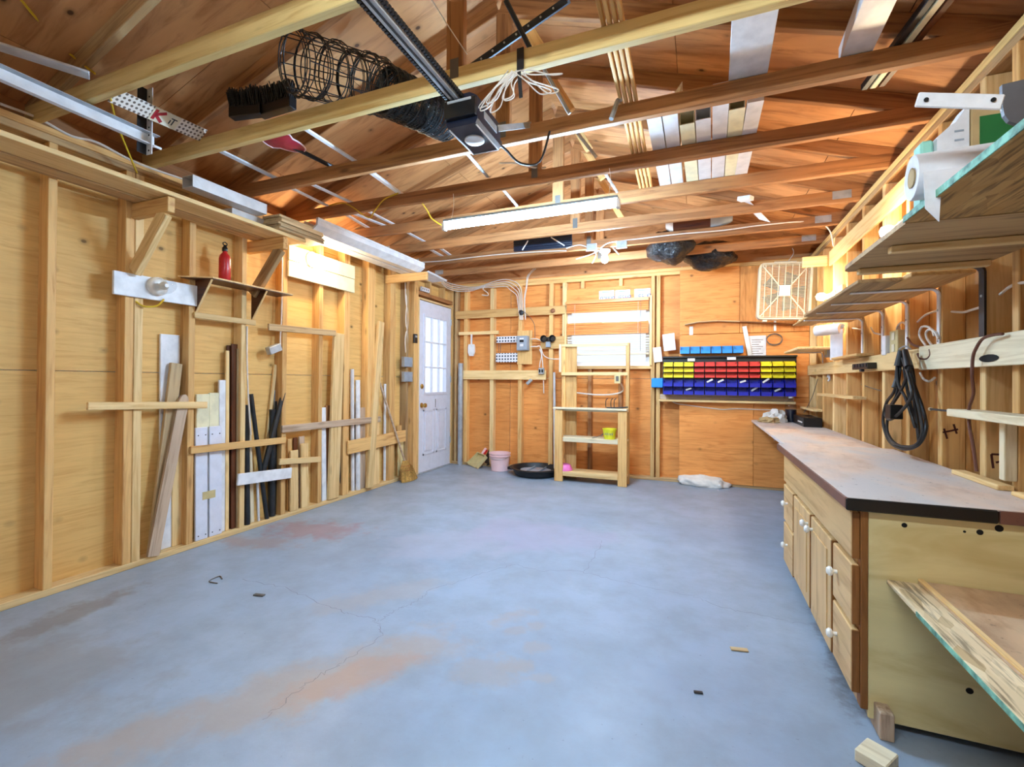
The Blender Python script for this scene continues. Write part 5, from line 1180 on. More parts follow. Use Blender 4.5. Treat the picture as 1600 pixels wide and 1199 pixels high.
for s in (-1, 1):
    for u in (-1, 1): m = MB(); m.bar(F_(s*.05, u*.05, -.006), F_(s*(sx-.03), u*(sz-.03), -.006), .012, .006, ey); m.build('grille_diagonal', 'ivory_plastic', fn)
m = MB(); m.bar(F_(0, -.055, -.01), F_(0, .055, -.01), .10, .012, ey); m.build('hub_plate', 'white_vinyl', fn)
for k in range(5):
    a = 2*PI*k/5; m = MB(); d0 = ex*math.cos(a)+ez*math.sin(a); d1 = -ex*math.sin(a)+ez*math.cos(a)
    m.prism([F_(0, 0, .05)+d0*.03-d1*.02, F_(0, 0, .05)+d0*.19-d1*.07, F_(0, 0, .05)+d0*.2+d1*.06, F_(0, 0, .05)+d0*.03+d1*.02], ey*.004); m.build('fan_blade', 'cord_grey', fn)
m = MB(); m.bar(F_(-.10, sz+.012, .05), F_(.10, sz+.012, .05), .03, .012, ez); m.build('carry_handle', 'ivory_plastic', fn)
for s in (-1, 1): m = MB(); m.bar(F_(s*(sx-.06), -sz-.012, .05), F_(s*(sx-.10), -sz-.012, .05), .06, .02, ez); m.build('foot', 'ivory_plastic', fn)

t = tag(bx('corner_shelf', (.50, 5.36, 1.74), (XR-.02, 5.78, 1.755), 'pine_pale', None, grain=0), 'small plywood shelf under the box fan in the corner', 'shelf') if False else None
# ------------------------------------------------------------------ right: bench, cabinet, shelves
BX = .478; BY0, BY1 = 1.93, 3.46; BZ = .785
# far bench
fb = thing('far_workbench', 'far plywood workbench running to the back wall', 'workbench', (.8, 4.6, .75))
bx('bench_top', (.54, 3.49, .742), (XR-.002, YB-.018, .766), 'bench_top', fb, grain=1)
bx('support_rail', (.60, 3.5, .70), (.62, YB-.02, .741), 'stud_fir', fb)
for yy in (3.60, 4.7): bx('leg', (.98, yy, 0), (1.06, yy+.038, .741), 'stud_fir', fb, grain=2)
for yy in (4.25, 4.55, 4.0): bx('screw', (.56, yy, .715), (.565, yy+.005, .742), 'galv', fb)
# near bench top
nb = thing('workbench_top', 'near workbench top with worn pinkish plywood and dark edge', 'worktop', (.8, 2.7, BZ))
bx('top_sheet', (BX, BY0, BZ-.006), (XR-.002, BY1, BZ), 'bench_top', nb, grain=1)
bx('core', (BX+.004, BY0+.012, BZ-.040), (XR-.002, BY1-.002, BZ-.0065), 'cabinet_dark', nb)
bx('front_edge', (BX-.006, BY0, BZ-.040), (BX+.0035, BY1, BZ-.001), 'bench_edge', nb)
bx('black_end_edge', (BX-.006, BY0-.012, BZ-.043), (.872, BY0-.0005, BZ-.001), 'black_plastic', nb, c=.004)
bx('brown_end_edge', (.876, BY0-.008, BZ-.043), (XR-.002, BY0-.0005, BZ-.002), 'bench_edge', nb)
# cabinet
cb = thing('base_cabinet', 'maple base cabinet with drawers and doors under the near worktop', 'cabinet', (.8, 2.65, 0))
CX = .522
bx('carcass', (CX+.02, BY0+.035, .055), (XR-.05, BY1-.02, BZ-.044), 'ply_end', cb)
bx('end_panel', (CX+.022, BY0+.02, .028), (XR-.05, BY0+.034, BZ-.044), 'ply_end', cb, grain=0)
bx('end_stile', (CX, BY0+.018, .055), (CX+.022, BY0+.06, BZ-.044), 'cabinet_dark', cb, grain=2)
bx('face_frame', (CX+.001, BY0+.061, .055), (CX+.02, BY1-.02, BZ-.044), 'cabinet_maple', cb, grain=1)
bx('toe_board', (CX+.05, BY0+.04, .0), (CX+.07, BY1-.02, .055), 'cabinet_dark', cb)
def front(name, y0, y1, z0, z1, panel=False):
    o = bx(name, (CX-.024, y0, z0), (CX, y1, z1), 'cabinet_maple', cb, grain=(1 if not panel else 2), c=.004)
    bx('edge_band', (CX-.0225, y0-.004, z0+.002), (CX-.0005, y0+.002, z1-.002), 'cabinet_dark', o, c=.001)
    if panel: bx('raised_field', (CX-.028, y0+.055, z0+.055), (CX-.0235, y1-.055, z1-.055), 'cabinet_maple', o, grain=2)
    return o
def knob(par, y, z):
    MB().lathe([(.007, 0), (.007, .012), (.016, .018), (.018, .026), (.012, .034), (.003, .036)], 16, M4.Translation((CX-.024, y, z)) @ M4.Rotation(-PI/2, 4, 'Y')).build('knob', 'knob_white', par, True)
YC = lambda u: W(u, 900, x=CX-.018).y
y_a, y_b, y_c, y_d, y_e, y_f, y_g = YC(1343), YC(1304), YC(1302.5), YC(1269), YC(1267), YC(1241.5), YC(1226)
y_a = BY0+.032
z_t = BZ-.055
f1 = front('false_drawer_front', y_a, y_g, .565, z_t)
o = front('drawer_front', y_a, y_b, .335, .545); knob(o, (y_a+y_b)/2+.06, .45)
o = front('drawer_front', y_a, y_b, .10, .318); knob(o, (y_a+y_b)/2+.06, .21)
o = front('door_front', y_b+.03, y_d, .09, .545, True); knob(o, y_d-.035, .49)
o = front('door_front', y_d+.03, y_f, .09, .545, True); knob(o, y_d+.065, .49)
o = front('drawer_front', y_f+.03, y_g, .325, .545); knob(o, (y_f+y_g)/2+.03, .45)
o = front('drawer_front', y_f+.03, y_g, .07, .31); knob(o, (y_f+y_g)/2+.03, .2)
for z in (.16, .44): bx('hinge', (CX-.012, y_b+.024, z), (CX-.001, y_b+.031, z+.04), 'steel_dark', cb)
for (u, v, r) in ((1413, 821, .008), (1507, 831, .004), (1531, 832, .009), (1561, 826, .011), (1515, 1080, .01)):
    c = W(u, v, y=BY0+.02); MB().lathe([(r, 0), (r, .001)], 12, M4.Translation(c) @ M4.Rotation(PI/2, 4, 'X')).build('drilled_hole', 'hole_dark', cb)
# blocks under the cabinet
tag(bx('wood_block', (.56, BY0-.04, 0), (.60, BY0+.10, .09), 'weathered', None, grain=2), 'upright scrap block under the cabinet corner', 'wood block', 'scrap blocks at the cabinet foot')
tag(board('wood_block', W(1345, 1170, z=.02), W(1395, 1199, z=.02), .09, .038, 'pine_white', None), 'flat scrap block lying on the floor at the cabinet foot', 'wood block', 'scrap blocks at the cabinet foot')
# low OSB shelf in front of the cabinet end
ls = thing('low_shelf', 'low OSB shelf with mint edge in front of the cabinet end', 'shelf', (.9, 1.4, .5))
sx0 = .594; zsh = .517
bx('osb_board', (sx0, .55, zsh-.018), (XR-.01, BY0+.018, zsh-.003), 'osb_pale', ls, grain=1)
bx('mint_edge', (sx0-.0025, .55, zsh-.0175), (sx0+.0, BY0-.22, zsh-.0035), 'mint_edge', ls)
bx('ply_sheet', (sx0+.085, .55, zsh-.0025), (XR-.01, BY0+.017, zsh+.006), 'shelf_ply', ls, grain=1)
bx('lip_strip', (sx0+.085, .55, zsh+.0065), (sx0+.10, BY0+.017, zsh+.014), 'pine_pale', ls, grain=1)
for yy in (.6,): bx('leg', (.9, yy, 0), (.94, yy+.04, zsh-.019), 'stud_fir', ls, grain=2)
bx('cleat', (.7, BY0-.022, zsh-.06), (XR-.02, BY0+.018, zsh-.0185), 'stud_fir', ls, grain=0)

# upper shelf, near part
SZ = 1.675
us = thing('upper_shelf', 'near upper shelf with OSB and plywood, green edge, on a dark bracket', 'shelf', (.85, 1.9, SZ))
xs_ = .585
bx('osb_board', (xs_, .55, SZ+.001), (XR-.004, 1.78, SZ+.018), 'osb', us, grain=1)
bx('mint_edge', (xs_-.003, .55, SZ+.002), (xs_, 1.78, SZ+.022), 'mint_edge', us)
m = MB(); m.prism([(xs_+.005, 1.785, SZ), (XR-.004, 1.785, SZ), (XR-.004, 2.47, SZ), (xs_+.03, 2.47, SZ), (xs_+.012, 2.455, SZ), (xs_+.005, 2.42, SZ)], (0, 0, .018)); m.build('ply_board', 'stud_grey', us)
for yy in (2.06, 2.42): board('batten', (xs_+.05, yy, SZ-.013), (XR-.02, yy, SZ-.013), .035, .024, 'pine_pale', us)
# bracket helper: flat steel L with rounded corner
def bracket(label, y, arm, leg, z, mat, wd=.028, th=.006, grp='white shelf brackets'):
    t = thing('shelf_bracket', label, 'bracket', (XR, y, z), grp); r = .03; pts = [(XR-.004-arm, z), (XR-.004-r, z)]
    pts += [(XR-.004-r+r*math.sin(a), z-r+r*math.cos(a)) for a in (PI/8, PI/4, 3*PI/8)] + [(XR-.004, z-r), (XR-.004, z-leg)]
    m = MB(); vs = []
    for i, (x, zz) in enumerate(pts):
        d = V(pts[min(i+1, len(pts)-1)])-V(pts[max(i-1, 0)]); d.normalize(); nx, nz = d.y, -d.x
        for s in (-1, 1):
            for q in (0, 1): vs.append((x-nx*th*q*-1*-1 if False else x+nx*th*(q-.5), y+s*wd/2, zz+nz*th*(q-.5)))
    fs = []
    for i in range(len(pts)-1):
        a, b = 4*i, 4*i+4; fs += [(a, a+1, b+1, b), (a+2, b+2, b+3, a+3), (a, b, b+2, a+2), (a+1, a+3, b+3, b+1)]
    fs += [(0, 2, 3, 1), (len(vs)-4, len(vs)-3, len(vs)-1, len(vs)-2)]
    m.add(vs, fs); m.build('strap', mat, t)
    for zz in (z-leg*.35, z-leg*.85): MB().lathe([(.006, 0), (.005, .003)], 8, M4.Translation((XR-.008, y, zz)) @ M4.Rotation(-PI/2, 4, 'Y')).build('screw', 'galv', t)
    return t
bracket('dark steel bracket with long leg under the near upper shelf', 2.505, .40, .36, SZ-.004, 'steel_dark', .04, .008, None)
for y, lab in ((2.885, 'first'), (3.262, 'second'), (3.635, 'third'), (4.035, 'fourth')): bracket(lab+' white L-bracket from the near end of the long middle shelf', y, .36, .30, 1.645, 'white_paint')
# middle shelf (long)
mshelf = thing('middle_shelf', 'long warped plank shelf on white brackets along the right wall', 'shelf', (.88, 3.2, 1.66))
bx('shelf_plank', (.69, 2.63, 1.650), (.86, 3.85, 1.668), 'stud_grey', mshelf, grain=1); bx('shelf_plank', (.864, 2.55, 1.652), (XR-.004, 4.30, 1.674), 'stud_fir', mshelf, grain=1)
bx('shelf_plank', (.72, 3.86, 1.650), (.862, 4.45, 1.664), 'stud_fir', mshelf, grain=1)
# corner shelf under fan
a = W(1234, 545, y=5.4)
cs = thing('corner_shelf', 'small corner shelf on a white bracket above the ledger', 'shelf', (.95, 5.1, 1.47))
p0 = [W(1234, 546, z=1.475), W(1262, 533, z=1.475), W(1285, 533, z=1.475), W(1283, 542, z=1.475)]
bx('board', (.80, 4.72, 1.475), (XR-.002, 5.42, 1.495), 'pine_pale', cs, grain=1)
bracket('short white bracket under the corner shelf', 5.186, .20, .10, 1.47, 'white_paint', .025, .005, None)
for (u0, u1, v, z, lab) in ((1293, 1355, 619, None, 'little shelf across two studs above the far bench'), (1240, 1286, 636, None, 'little shelf in the corner just above the far bench')):
    p, q = W(u0, v, x=XR), W(u1, v, x=XR); z = (p.z+q.z)/2; tag(bx('stud_shelf', (XR-.085, min(q.y, p.y), z-.012), (XR-.002, min(max(q.y, p.y), YB-.02), z+.010), 'pine_pale', None, grain=1), lab, 'shelf', 'little stud shelves')
p, q = W(1310, 562, x=XR-.05), W(1352, 556, x=XR-.05); tag(bx('ledger_lid', (XR-.10, q.y, 1.3665), (XR-.0, p.y, 1.384), 'stud_fir', None, grain=1), 'short board lying on the ledger above the black tray', 'board')
# stub shelf with nail at right
t = thing('stub_shelf', 'pale stub shelf with a long nail at the right edge', 'shelf', (XR-.1, 2.3, 1.02))
z = W(1540, 648, x=XR-.05).z; bx('board', (XR-.10, 1.5, z-.02), (XR-.002, 2.56, z+.012), 'pine_white', t, grain=1); m = MB(); n0 = V((XR-.07, 2.50, z)); m.tube([n0, n0+V((-.01, .26, .0))], .0045, 8); m.build('nail', 'steel_dark', t)
MB().lathe([(.009, 0), (.009, .004)], 10, M4.Translation(n0+V((-.01, .26, 0))) @ M4.Rotation(-PI/2, 4, 'X')).build('nail_head', 'pine_white', t)
bx('upright', (XR-.04, 2.28, z-.24), (XR-.002, 2.315, z-.021), 'pine_white', t, grain=2)
# black tray on the ledger
c = W(1355, 573, x=XR-.03); t = thing('black_tray', 'black slotted tool holder on the ledger', 'tool holder', c); bx('body', (XR-.075, c.y-.16, c.z-.018), (XR-.023, c.y+.16, c.z+.022), 'black_plastic', t)
for k in range(5): bx('slot', (XR-.079, c.y-.13+.06*k-.018, c.z-.005), (XR-.0752, c.y-.13+.06*k+.018, c.z+.018), 'steel_dark', t)
bx('tab', (XR-.07, c.y-.02, c.z-.035), (XR-.05, c.y+.02, c.z-.0185), 'steel_dark', t)
# wall bulb lamps on the right
BULB_R1, BULB_R2 = W(1385, 362, x=1.0), W(1282, 464, x=.965)
for B_, lab in ((BULB_R1, 'lit bulb on the studs above the near upper shelf'), (BULB_R2, 'lit bulb just right of the box fan')):
    t = thing('shelf_lamp', lab, 'lamp', B_); Mx = M4.Translation(B_) @ M4.Rotation(-PI/2, 4, 'Y')
    MB().lathe([(.014, -.04), (.03, -.025), (.034, 0), (.027, .024), (.004, .034)], 18, Mx).build('bulb', 'bulb_warm', t, True)
    e = -(XR-.021-B_.x); MB().lathe([(.05, e), (.05, min(e+.012, -.04)), (.03, min(e+.02, -.035)), (.02, -.032)], 18, Mx).build('holder', 'porcelain', t, True)
    bx('mounting_board', (XR-.02, B_.y-.22, B_.z-.06), (XR-.001, B_.y+.22, B_.z+.06), 'pine_pale', t, grain=1)

# paper roll, cartons and strip on the upper shelf
p0, p1 = W(1405, 279, y=1.95), None
rl = thing('paper_roll', 'white paper roll with loose end lying over the shelf edge', 'paper roll', (.6, 1.85, 1.75))
zc = SZ+.0225+.0625; c0 = V((.60, 2.02, zc)); c0 = W(1424, 279, z=zc); c1 = c0+V((.36, -.02, 0))
X_, Y_, N_ = frame(c1-c0, (0, 0, 1)); Mx = M4(((N_.x, -Y_.x if False else Y_.x, X_.x, c0.x), (N_.y, Y_.y, X_.y, c0.y), (N_.z, Y_.z, X_.z, c0.z), (0, 0, 0, 1)))
L = (c1-c0).length; MB().lathe([(.028, .003), (.060, 0), (.062, .003), (.062, L-.003), (.06, L), (.028, L), (.028, .01)], 28, Mx).build('roll', 'paper', rl, True)
MB().lathe([(.028, -.001), (.024, -.001), (.024, L), (.028, L)], 20, Mx).build('core_tube', 'card', rl, True)
sh_ = [c0+V((.06, -.05, -.045)), c0+V((.20, -.055, -.05)), c0+V((.18, -.075, -.16)), c0+V((.10, -.08, -.20)), c0+V((.055, -.07, -.17))]
m = MB(); m.prism([c0+X_*.004+V((0, -.063, -.01)), c0+X_*.25+V((0, -.063, -.01)), c0+X_*.24+V((0, -.064, -.055)), c0+X_*.04+V((0, -.066, -.06)), c0+X_*.035+V((0, -.068, -.15)), c0+X_*.006+V((0, -.068, -.11))], (0, -.002, 0)); m.build('loose_end', 'paper', rl)
zf = SZ+.0195
yk = 1.70
t = thing('carton', 'brown carton with a green printed panel on the upper shelf', 'box', (.85, 1.7, zf))
bx('carton_body', (.712, yk, zf), (XR-.01, yk+.07, zf+.29), 'card', t); bx('green_panel', (.73, yk-.002, zf+.012), (XR-.02, yk, zf+.24), 'green_print', t); bx('flap_gap', (.73, yk-.003, zf+.27), (XR-.1, yk, zf+.274), 'hole_dark', t)
t = thing('white_carton', 'white carton with faint print and a hand hole, beside the green one', 'box', (.67, 1.7, zf)); x1 = .708
m = MB(); m.prism([(x1-.072, yk, zf+.20), (x1-.072, yk, zf), (x1, yk, zf), (x1, yk, zf+.285), (x1-.03, yk, zf+.235), (x1-.045, yk, zf+.225)], (0, .07, 0)); m.build('carton_body', 'paper', t)
MB().lathe([(.022, 0), (.022, .002)], 14, M4.Translation((x1-.058, yk-.0005, zf+.125)) @ M4.Rotation(PI/2, 4, 'X') @ M4.Diagonal((.6, 1, 1, 1))).build('hand_hole', 'hole_dark', t)
rd = random.Random(2)
for k in range(7): z = zf+.05+.026*k; bx('faint_print', (x1-.04+rd.uniform(0, .01), yk-.0015, z), (x1-.012, yk, z+.005), 'panel_grey', t, c=0)
tag(bx('mint_box', (x1-.106, yk+.01, zf), (x1-.075, yk+.065, zf+.20), 'mint_print', None, c=.006), 'small mint green box left of the white carton', 'box')
# white strip blade held over the cartons
pa, pb = W(1432, 156, y=1.42), W(1567, 160, y=1.42); t = thing('dispenser_blade', 'white metal strip with a dark serrated blade, top right', 'blade', pa)
board('strip', pa, pb, .036, .006, 'white_paint', t, n=(0, 1, 0), c=.0025)
for u in (1447, 1552): c = W(u, 156, y=1.415); MB().lathe([(.005, 0), (.005, .002)], 10, M4.Translation(c) @ M4.Rotation(PI/2, 4, 'X')).build('rivet_hole', 'hole_dark', t)
out = [W(1566, 132, y=1.42)]; tip = [(1567, 168), (1570, 180), (1577, 189), (1588, 193), (1605, 193), (1630, 185), (1660, 160), (1660, 120), (1600, 124)]
poly = []
for i, (u, v) in enumerate([(1566, 132)]+tip):
    poly.append(W(u, v, y=1.42))
m = MB(); m.prism(poly, (0, .012, 0)); m.build('blade_body', 'blade_grey', t)
for k in range(12): u, v = 1566+k*3.2, (168+k*2.4 if k < 8 else 187+(k-8)*1.4); c = W(u, v+1, y=1.424); m = MB(); m.prism([c+V((-.004, 0, .003)), c+V((.004, 0, .003)), c+V((0, 0, -.006))], (0, .004, 0)); m.build('tooth', 'rail_steel', t)
board('support_bar', pb+V((.10, .02, -.02)), V((XR-.0, 1.45, pb.z-.02)), .03, .02, 'blade_grey', t)

# black extension cord bundle
eh = W(1410, 545, x=XR-.06)
t = thing('extension_cord', 'thick black extension cord hung in a long loop from the ledger', 'cord', eh)
X0 = XR-.06
def P(u, v, dx=0): return W(u, v, x=X0-dx)
for pts_, r_ in (([(1412, 548, .0), (1402, 575, .02), (1398, 610, .03), (1385, 630, .03), (1380, 660, .03), (1390, 690, .04), (1412, 702, .04), (1435, 695, .03), (1447, 670, .02), (1442, 640, .0), (1428, 600, .02), (1420, 570, .02), (1414, 548, .02)], .008),
                 ([(1408, 550, .03), (1406, 580, .05), (1400, 620, .05), (1384, 645, .06), (1390, 656, .07), (1406, 645, .08), (1424, 620, .08), (1420, 590, .07), (1410, 560, .05)], .0075),
                 ([(1416, 550, .03), (1424, 590, .04), (1430, 640, .02), (1436, 690, .01), (1432, 640, .0), (1426, 580, .0), (1416, 550, .0)], .008),
                 ([(1410, 549, .04), (1402, 570, .06), (1404, 600, .06), (1416, 625, .05), (1430, 668, .03), (1424, 640, .02), (1416, 600, .03), (1411, 560, .04)], .0075),
                 ([(1413, 549, .05), (1420, 575, .06), (1408, 610, .06), (1391, 640, .05), (1386, 672, .05), (1400, 694, .05), (1428, 697, .04), (1441, 676, .03), (1434, 630, .03), (1422, 585, .04), (1415, 552, .04)], .0075)):
    cable('cord_loop', [P(*q) for q in pts_], r_, 'black_rubber', t, 8)
for (u0, v0, u1, v1, r) in ((1408, 548, 1404, 572, .02), (1414, 548, 1420, 574, .018), (1402, 592, 1399, 606, .018)):
    m = MB(); m.tube([P(u0, v0, .05), P(u1, v1, .06)], [r*.7, r], 10); m.build('cord_wrap', 'black_rubber', t, True)
bx('socket_block', P(1398, 643, .07)-V((.03, .035, .04)), P(1398, 643, .07)+V((.025, .035, .035)), 'black_plastic', t)
cable('hook_wire', [P(1405, 546), P(1414, 541, .02), P(1424, 546)], .004, 'galv', t)
# bare wires and cables on the right studs
XW = XR-.012
for (pts, mt, lab) in (([(1418, 528, 0), (1425, 538, .02), (1440, 543, .02), (1452, 547, .02)], 'cable_brown', 'brown wire curling onto the ledger right of the outlet'),
                       ([(1453, 546, .03), (1454, 555, .03), (1448, 561, .03), (1438, 560, .03), (1434, 553, .03)], 'cable_brown', 'hooked brown wire end on the ledger joint'),
                       ([(1447, 541, .0), (1437, 525, .0), (1439, 513, .0), (1446, 510, .0), (1456, 515, 0), (1460, 525, 0)], 'cable_white', 'white wire loop above the ledger, outer one'),
                       ([(1457, 541, .0), (1449, 530, 0), (1447, 520, 0), (1453, 515, 0), (1462, 520, 0), (1466, 530, 0)], 'cable_white', 'white wire loop above the ledger, inner one'),
                       ([(1432, 505, -.05), (1445, 493, -.05), (1460, 487, -.04), (1468, 485, -.02)], 'cable_white', 'white cable poking through the stud of the first bracket'),
                       ([(1487, 487, -.05), (1505, 488, -.05), (1520, 484, -.04), (1533, 480, -.02)], 'cable_white', 'white cable poking out left of the dark bracket'),
                       ([(1563, 460, -.05), (1575, 450, -.04), (1590, 443, -.02), (1612, 441, 0)], 'cable_white', 'white cable end near the right edge under the upper shelf'),
                       ([(1567, 522, .05), (1550, 524, .06), (1535, 530, .06), (1525, 545, .06), (1520, 560, .06), (1519, 590, .06), (1521, 615, .05), (1514, 640, .05), (1515, 668, .06), (1520, 695, .06), (1526, 737, .06)], 'cable_brown', 'long brown cable looping over the pale ledger down to the bench'),
                       ([(1438, 583, 0), (1443, 592, .01), (1452, 596, .01), (1461, 590, 0)], 'cable_white', 'short white wire hanging under the ledger joint'),
                       ([(1405, 508, -.03), (1406, 520, -.03), (1402, 522, -.02)], 'cable_white', 'white cable dropping to the outlet, left one'),
                       ([(1400, 530, -.02), (1402, 512, -.02), (1409, 504, -.02), (1416, 508, -.02), (1418, 520, -.01)], 'cable_white', 'white cable arching over the outlet'),
                       ([(1361, 512, -.04), (1366, 520, -.03), (1377, 523, -.01)], 'cable_white', 'short cable end beside the third white bracket'),
                       ([(1332, 513, -.04), (1340, 514, -.03), (1346, 515, -.01)], 'cable_white', 'short cable end beside the fourth white bracket'),
                       ([(1278, 592, 0), (1274, 605, 0), (1270, 618, .0), (1262, 635, .05), (1256, 645, .1)], 'cord_grey', 'thin dark wire hanging down in the corner'),
                       ([(1346, 601, -.02), (1360, 606, -.02), (1377, 611, -.01)], 'cord_grey', 'thin wire strung between two studs over the far bench')):
    Tub('wall_cable', lab, 'cable', [W(u, v, x=XW-dx) for u, v, dx in pts], .0058 if 'thin' not in lab else .003, mt, 'cables on the right wall')
c = W(1396, 535, x=XR-.01); t = thing('outlet_box', 'tan duplex outlet box under the middle shelf', 'outlet', c); bx('box', (XR-.01, c.y-.06, c.z-.07), (XR+.04, c.y+.06, c.z+.07), 'tan_plastic', t)
for s in (-1, 1): bx('socket', (XR-.014, c.y-.02, c.z+s*.035-.022), (XR-.0105, c.y+.02, c.z+s*.035+.022), 'ivory_plastic', t)
c = W(1383, 540, x=XR-.02); tag(bx('white_clip_board', (XR-.03, c.y-.03, c.z-.06), (XR-.001, c.y+.03, c.z+.06), 'white_vinyl'), 'white rectangular cover right of the third bracket', 'cover')
# white rolled sheet and hanging paper near the second lamp
pa, pb = W(1276, 500, x=.98), W(1312, 498, x=1.06); t = thing('paper_towel', 'white paper roll with a hanging sheet under the middle shelf', 'paper roll', pa)
m = MB(); m.tube([V((.93, 4.66, 1.625)), V((1.075, 4.52, 1.625))], .045, 14); m.build('roll', 'paper', t, True)
m = MB(); m.bar(V((1.045, 4.53, 1.62)), V((1.045, 4.53, 1.37)), .10, .004, (.7, .7, 0)); m.build('hanging_sheet', 'paper', t)
m = MB(); m.bar(V((1.075, 4.52, 1.63)), V((1.089, 4.51, 1.66)), .02, .02, (0, 1, 0)); m.build('hanger', 'galv', t)
c = W(1293, 553, x=XR-.02); t = thing('outlet_box', 'metal outlet box on the stud beside the hanging paper', 'outlet', c); bx('box', (XR-.03, c.y-.07, c.z-.03), (XR+.03, c.y+.07, c.z+.05), 'galv', t); bx('socket', (XR-.034, c.y-.03, c.z-.01), (XR-.0305, c.y+.03, c.z+.03), 'tan_plastic', t)
c = W(1295, 590, x=XR+.02); tag(MB().tube([c+V((0, .03*math.cos(a), .03*math.sin(a))) for a in [2*PI*k/16 for k in range(14)]], .009, 8).build('pipe_clip', 'white_vinyl', None, True), 'small white round clip under the ledger', 'clip')
c = W(1307, 642, x=XR+.03); tag(bx('grey_block', c-V((.02, .035, .05)), c+V((.02, .035, .05)), 'weathered'), 'small grey block fixed between two studs', 'block')
# clutter at the far end of the far bench
zf2 = .767
t = thing('crumpled_rag', 'crumpled brown and white rag on the far end of the bench', 'rag', (.75, 5.58, zf2)); c = V((W(1208, 645, y=5.50).x, 5.52, zf2-.0005))
bm = bmesh.new(); bmesh.ops.create_icosphere(bm, subdivisions=3, radius=1)
for v in bm.verts: q = v.co*(1+MN.noise(v.co*2.6+V((5, 1, 0)))*.5); v.co = V((q.x*.11, q.y*.08, max(0, q.z*.10+.03)))
me = bpy.data.meshes.new('rag'); bm.to_mesh(me); bm.free(); link('rag', me, 'sack_white', t, M4.Translation(c+V((.02, .03, 0))))
bm = bmesh.new(); bmesh.ops.create_icosphere(bm, subdivisions=3, radius=1)
for v in bm.verts: q = v.co*(1+MN.noise(v.co*2.6+V((1, 7, 0)))*.5); v.co = V((q.x*.10, q.y*.07, max(0, q.z*.04+.015)))
me = bpy.data.meshes.new('rag'); bm.to_mesh(me); bm.free(); link('brown_fold', me, 'card', t, M4.Translation(c+V((-.04, -.04, 0))))
c = V((.93, 5.48, zf2)); t = thing('black_toolbox', 'low black box with a white stripe on the far bench', 'box', c); bx('body', c+V((-.02, -.42, 0)), c+V((.13, .10, .085)), 'black_plastic', t); bx('stripe', c+V((-.0215, -.35, .03)), c+V((-.0201, -.15, .045)), 'white_vinyl', t)
c = V((.90, 5.66, zf2)); t = thing('plastic_bottle', 'clear plastic bottle with dark liquid on the far bench', 'bottle', c)
MB().lathe([(.05, 0), (.055, .01), (.055, .15), (.05, .20), (.02, .235), (.018, .25)], 20, M4.Translation(c)).build('body', 'bottle_clear', t, True); MB().lathe([(.052, .003), (.052, .13)], 20, M4.Translation(c)).build('liquid', 'navy_plastic', t, True); MB().lathe([(.022, .25), (.022, .275)], 14, M4.Translation(c)).build('cap', 'white_vinyl', t, True)
p = W(1265, 660, z=zf2+.004); Tub('bench_wire', 'thin dark wire lying on the far bench', 'wire', [p, p+V((.05, -.12, .0)), p+V((.02, -.28, .0)), p+V((.09, -.45, 0))], .004, 'cord_grey')
# scraps on the near bench by the wall
for k, (y0, y1, h) in enumerate(((2.28, 2.62, .02), (2.02, 2.2, .016), (1.95, 2.06, .02))):
    tag(bx('wood_scrap', (XR-.06, y0, BZ+.0005), (XR-.01, y1, BZ+h), 'pine_pale', None, grain=1), ('long', 'middle', 'nearest')[k]+' wood scrap lying on the near bench against the wall', 'scrap', 'scraps along the bench')
# marker figures on the sheathing boards
def strokes(segs, parent, yp):
    m = MB()
    for s in segs:
        pts = [W(u, v, y=yp-.0006) for u, v in s]
        for i in range(len(pts)-1): m.bar(pts[i], pts[i+1], .008, .001, (0, 1, 0))
    m.build('marker_stroke', 'marker', parent)
strokes([[(1475, 670), (1480, 686)], [(1490, 663), (1495, 678)], [(1473, 676), (1497, 671)]], wr, 2.864)
strokes([[(1549, 710), (1552, 732)], [(1549, 710), (1572, 711)], [(1566, 702), (1574, 722), (1570, 735)], [(1556, 723), (1575, 719)]], wr, 2.494)
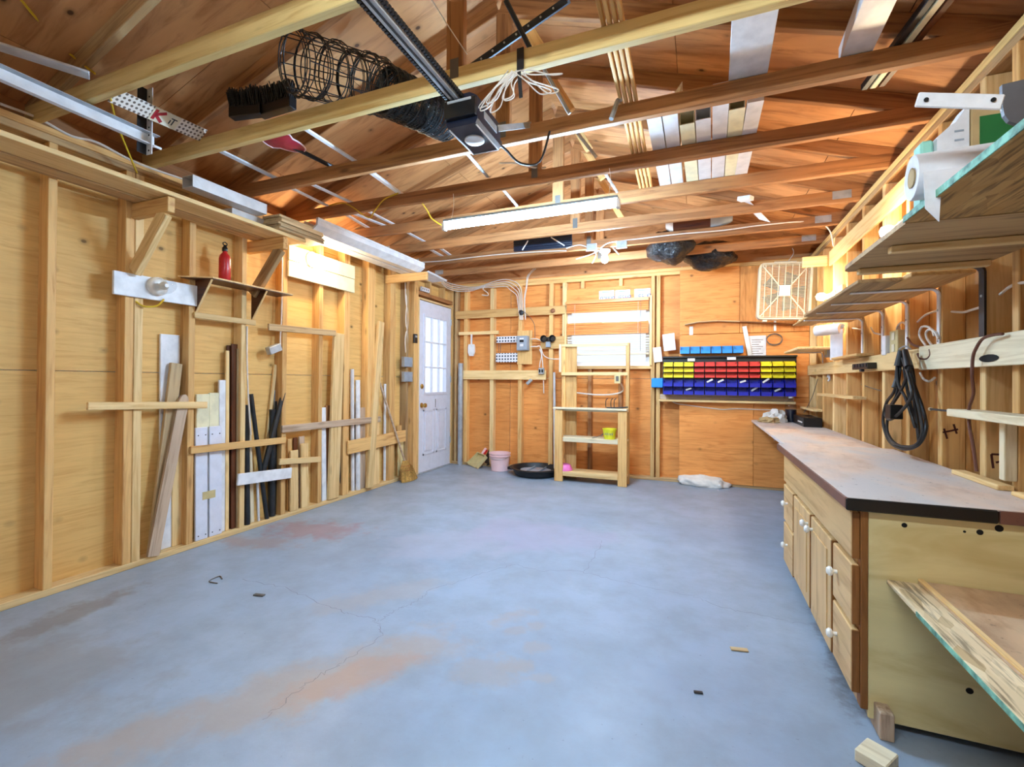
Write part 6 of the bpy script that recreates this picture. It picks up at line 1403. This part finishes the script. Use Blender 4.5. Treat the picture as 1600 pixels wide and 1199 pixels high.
# knot hole in the pale ledger
c = W(1545, 560, x=XR-.046); MB().lathe([(.03, 0), (.03, .0015)], 14, M4.Translation(c) @ M4.Rotation(-PI/2, 4, 'Y') @ M4.Diagonal((.5, 2.2, 1, 1))).build('knot_hole', 'hole_dark', wr)

# small litter on the floor
for (u, v, s, mt, lab) in ((1155, 1015, .035, 'shingle', 'small pale wood chip on the floor before the cabinet'), (1091, 1082, .016, 'black_plastic', 'tiny black crumb on the middle of the floor'), (405, 930, .03, 'cord_grey', 'leaf scrap on the floor near the left plate')):
    p = W(u, v, z=.004); tag(board('floor_litter', p-V((s, s*.2, 0)), p+V((s, s*.2, 0)), s*.7, .006, mt, None), lab, 'litter', 'floor litter')
p = W(347, 905, z=.003); Tub('wire_scrap', 'curled bit of wire on the floor near the left wall', 'wire', [p, p+V((-.05, .02, 0)), p+V((-.04, -.05, 0)), p+V((.03, -.05, 0))], .003, 'cord_grey')

# ------------------------------------------------------------------ lamps' own light
lamp('POINT', 'ceiling_bulb_light', LED+V((0, 0, -.005)), LIGHT_LED, (.60, .79, 1.0), .045)
lamp('POINT', 'wall_lamp_light', BULB_L+V((.01, 0, 0)), LIGHT_BULB, (1.0, .80, .52), .048)
lamp('POINT', 'shelf_lamp_light', BULB_R1+V((-.012, 0, 0)), 15, (1.0, .80, .52), .045)
lamp('POINT', 'shelf_lamp_light', BULB_R2+V((-.012, 0, 0)), 15, (1.0, .80, .52), .045)
# one more shop light of the same kind hangs behind the viewer
x, y = -.29, TY[3]
t = thing('fluorescent_light', 'shop light hanging behind the viewer', 'light', (x, y, 2.47)); a, b = V((x-.63, y, 2.455)), V((x+.63, y, 2.455))
m = MB(); m.tube([a, b], .019, 12); m.build('tube', 'tube_glow_rear', t, True); board('batten', a+V((0, 0, .059)), b+V((0, 0, .059)), .045, .03, 'white_paint', t)
for p in (a, b): bx('lamp_holder', (p.x-.012, p.y-.02, p.z-.025), (p.x+.012, p.y+.02, p.z+.03), 'white_vinyl', t)
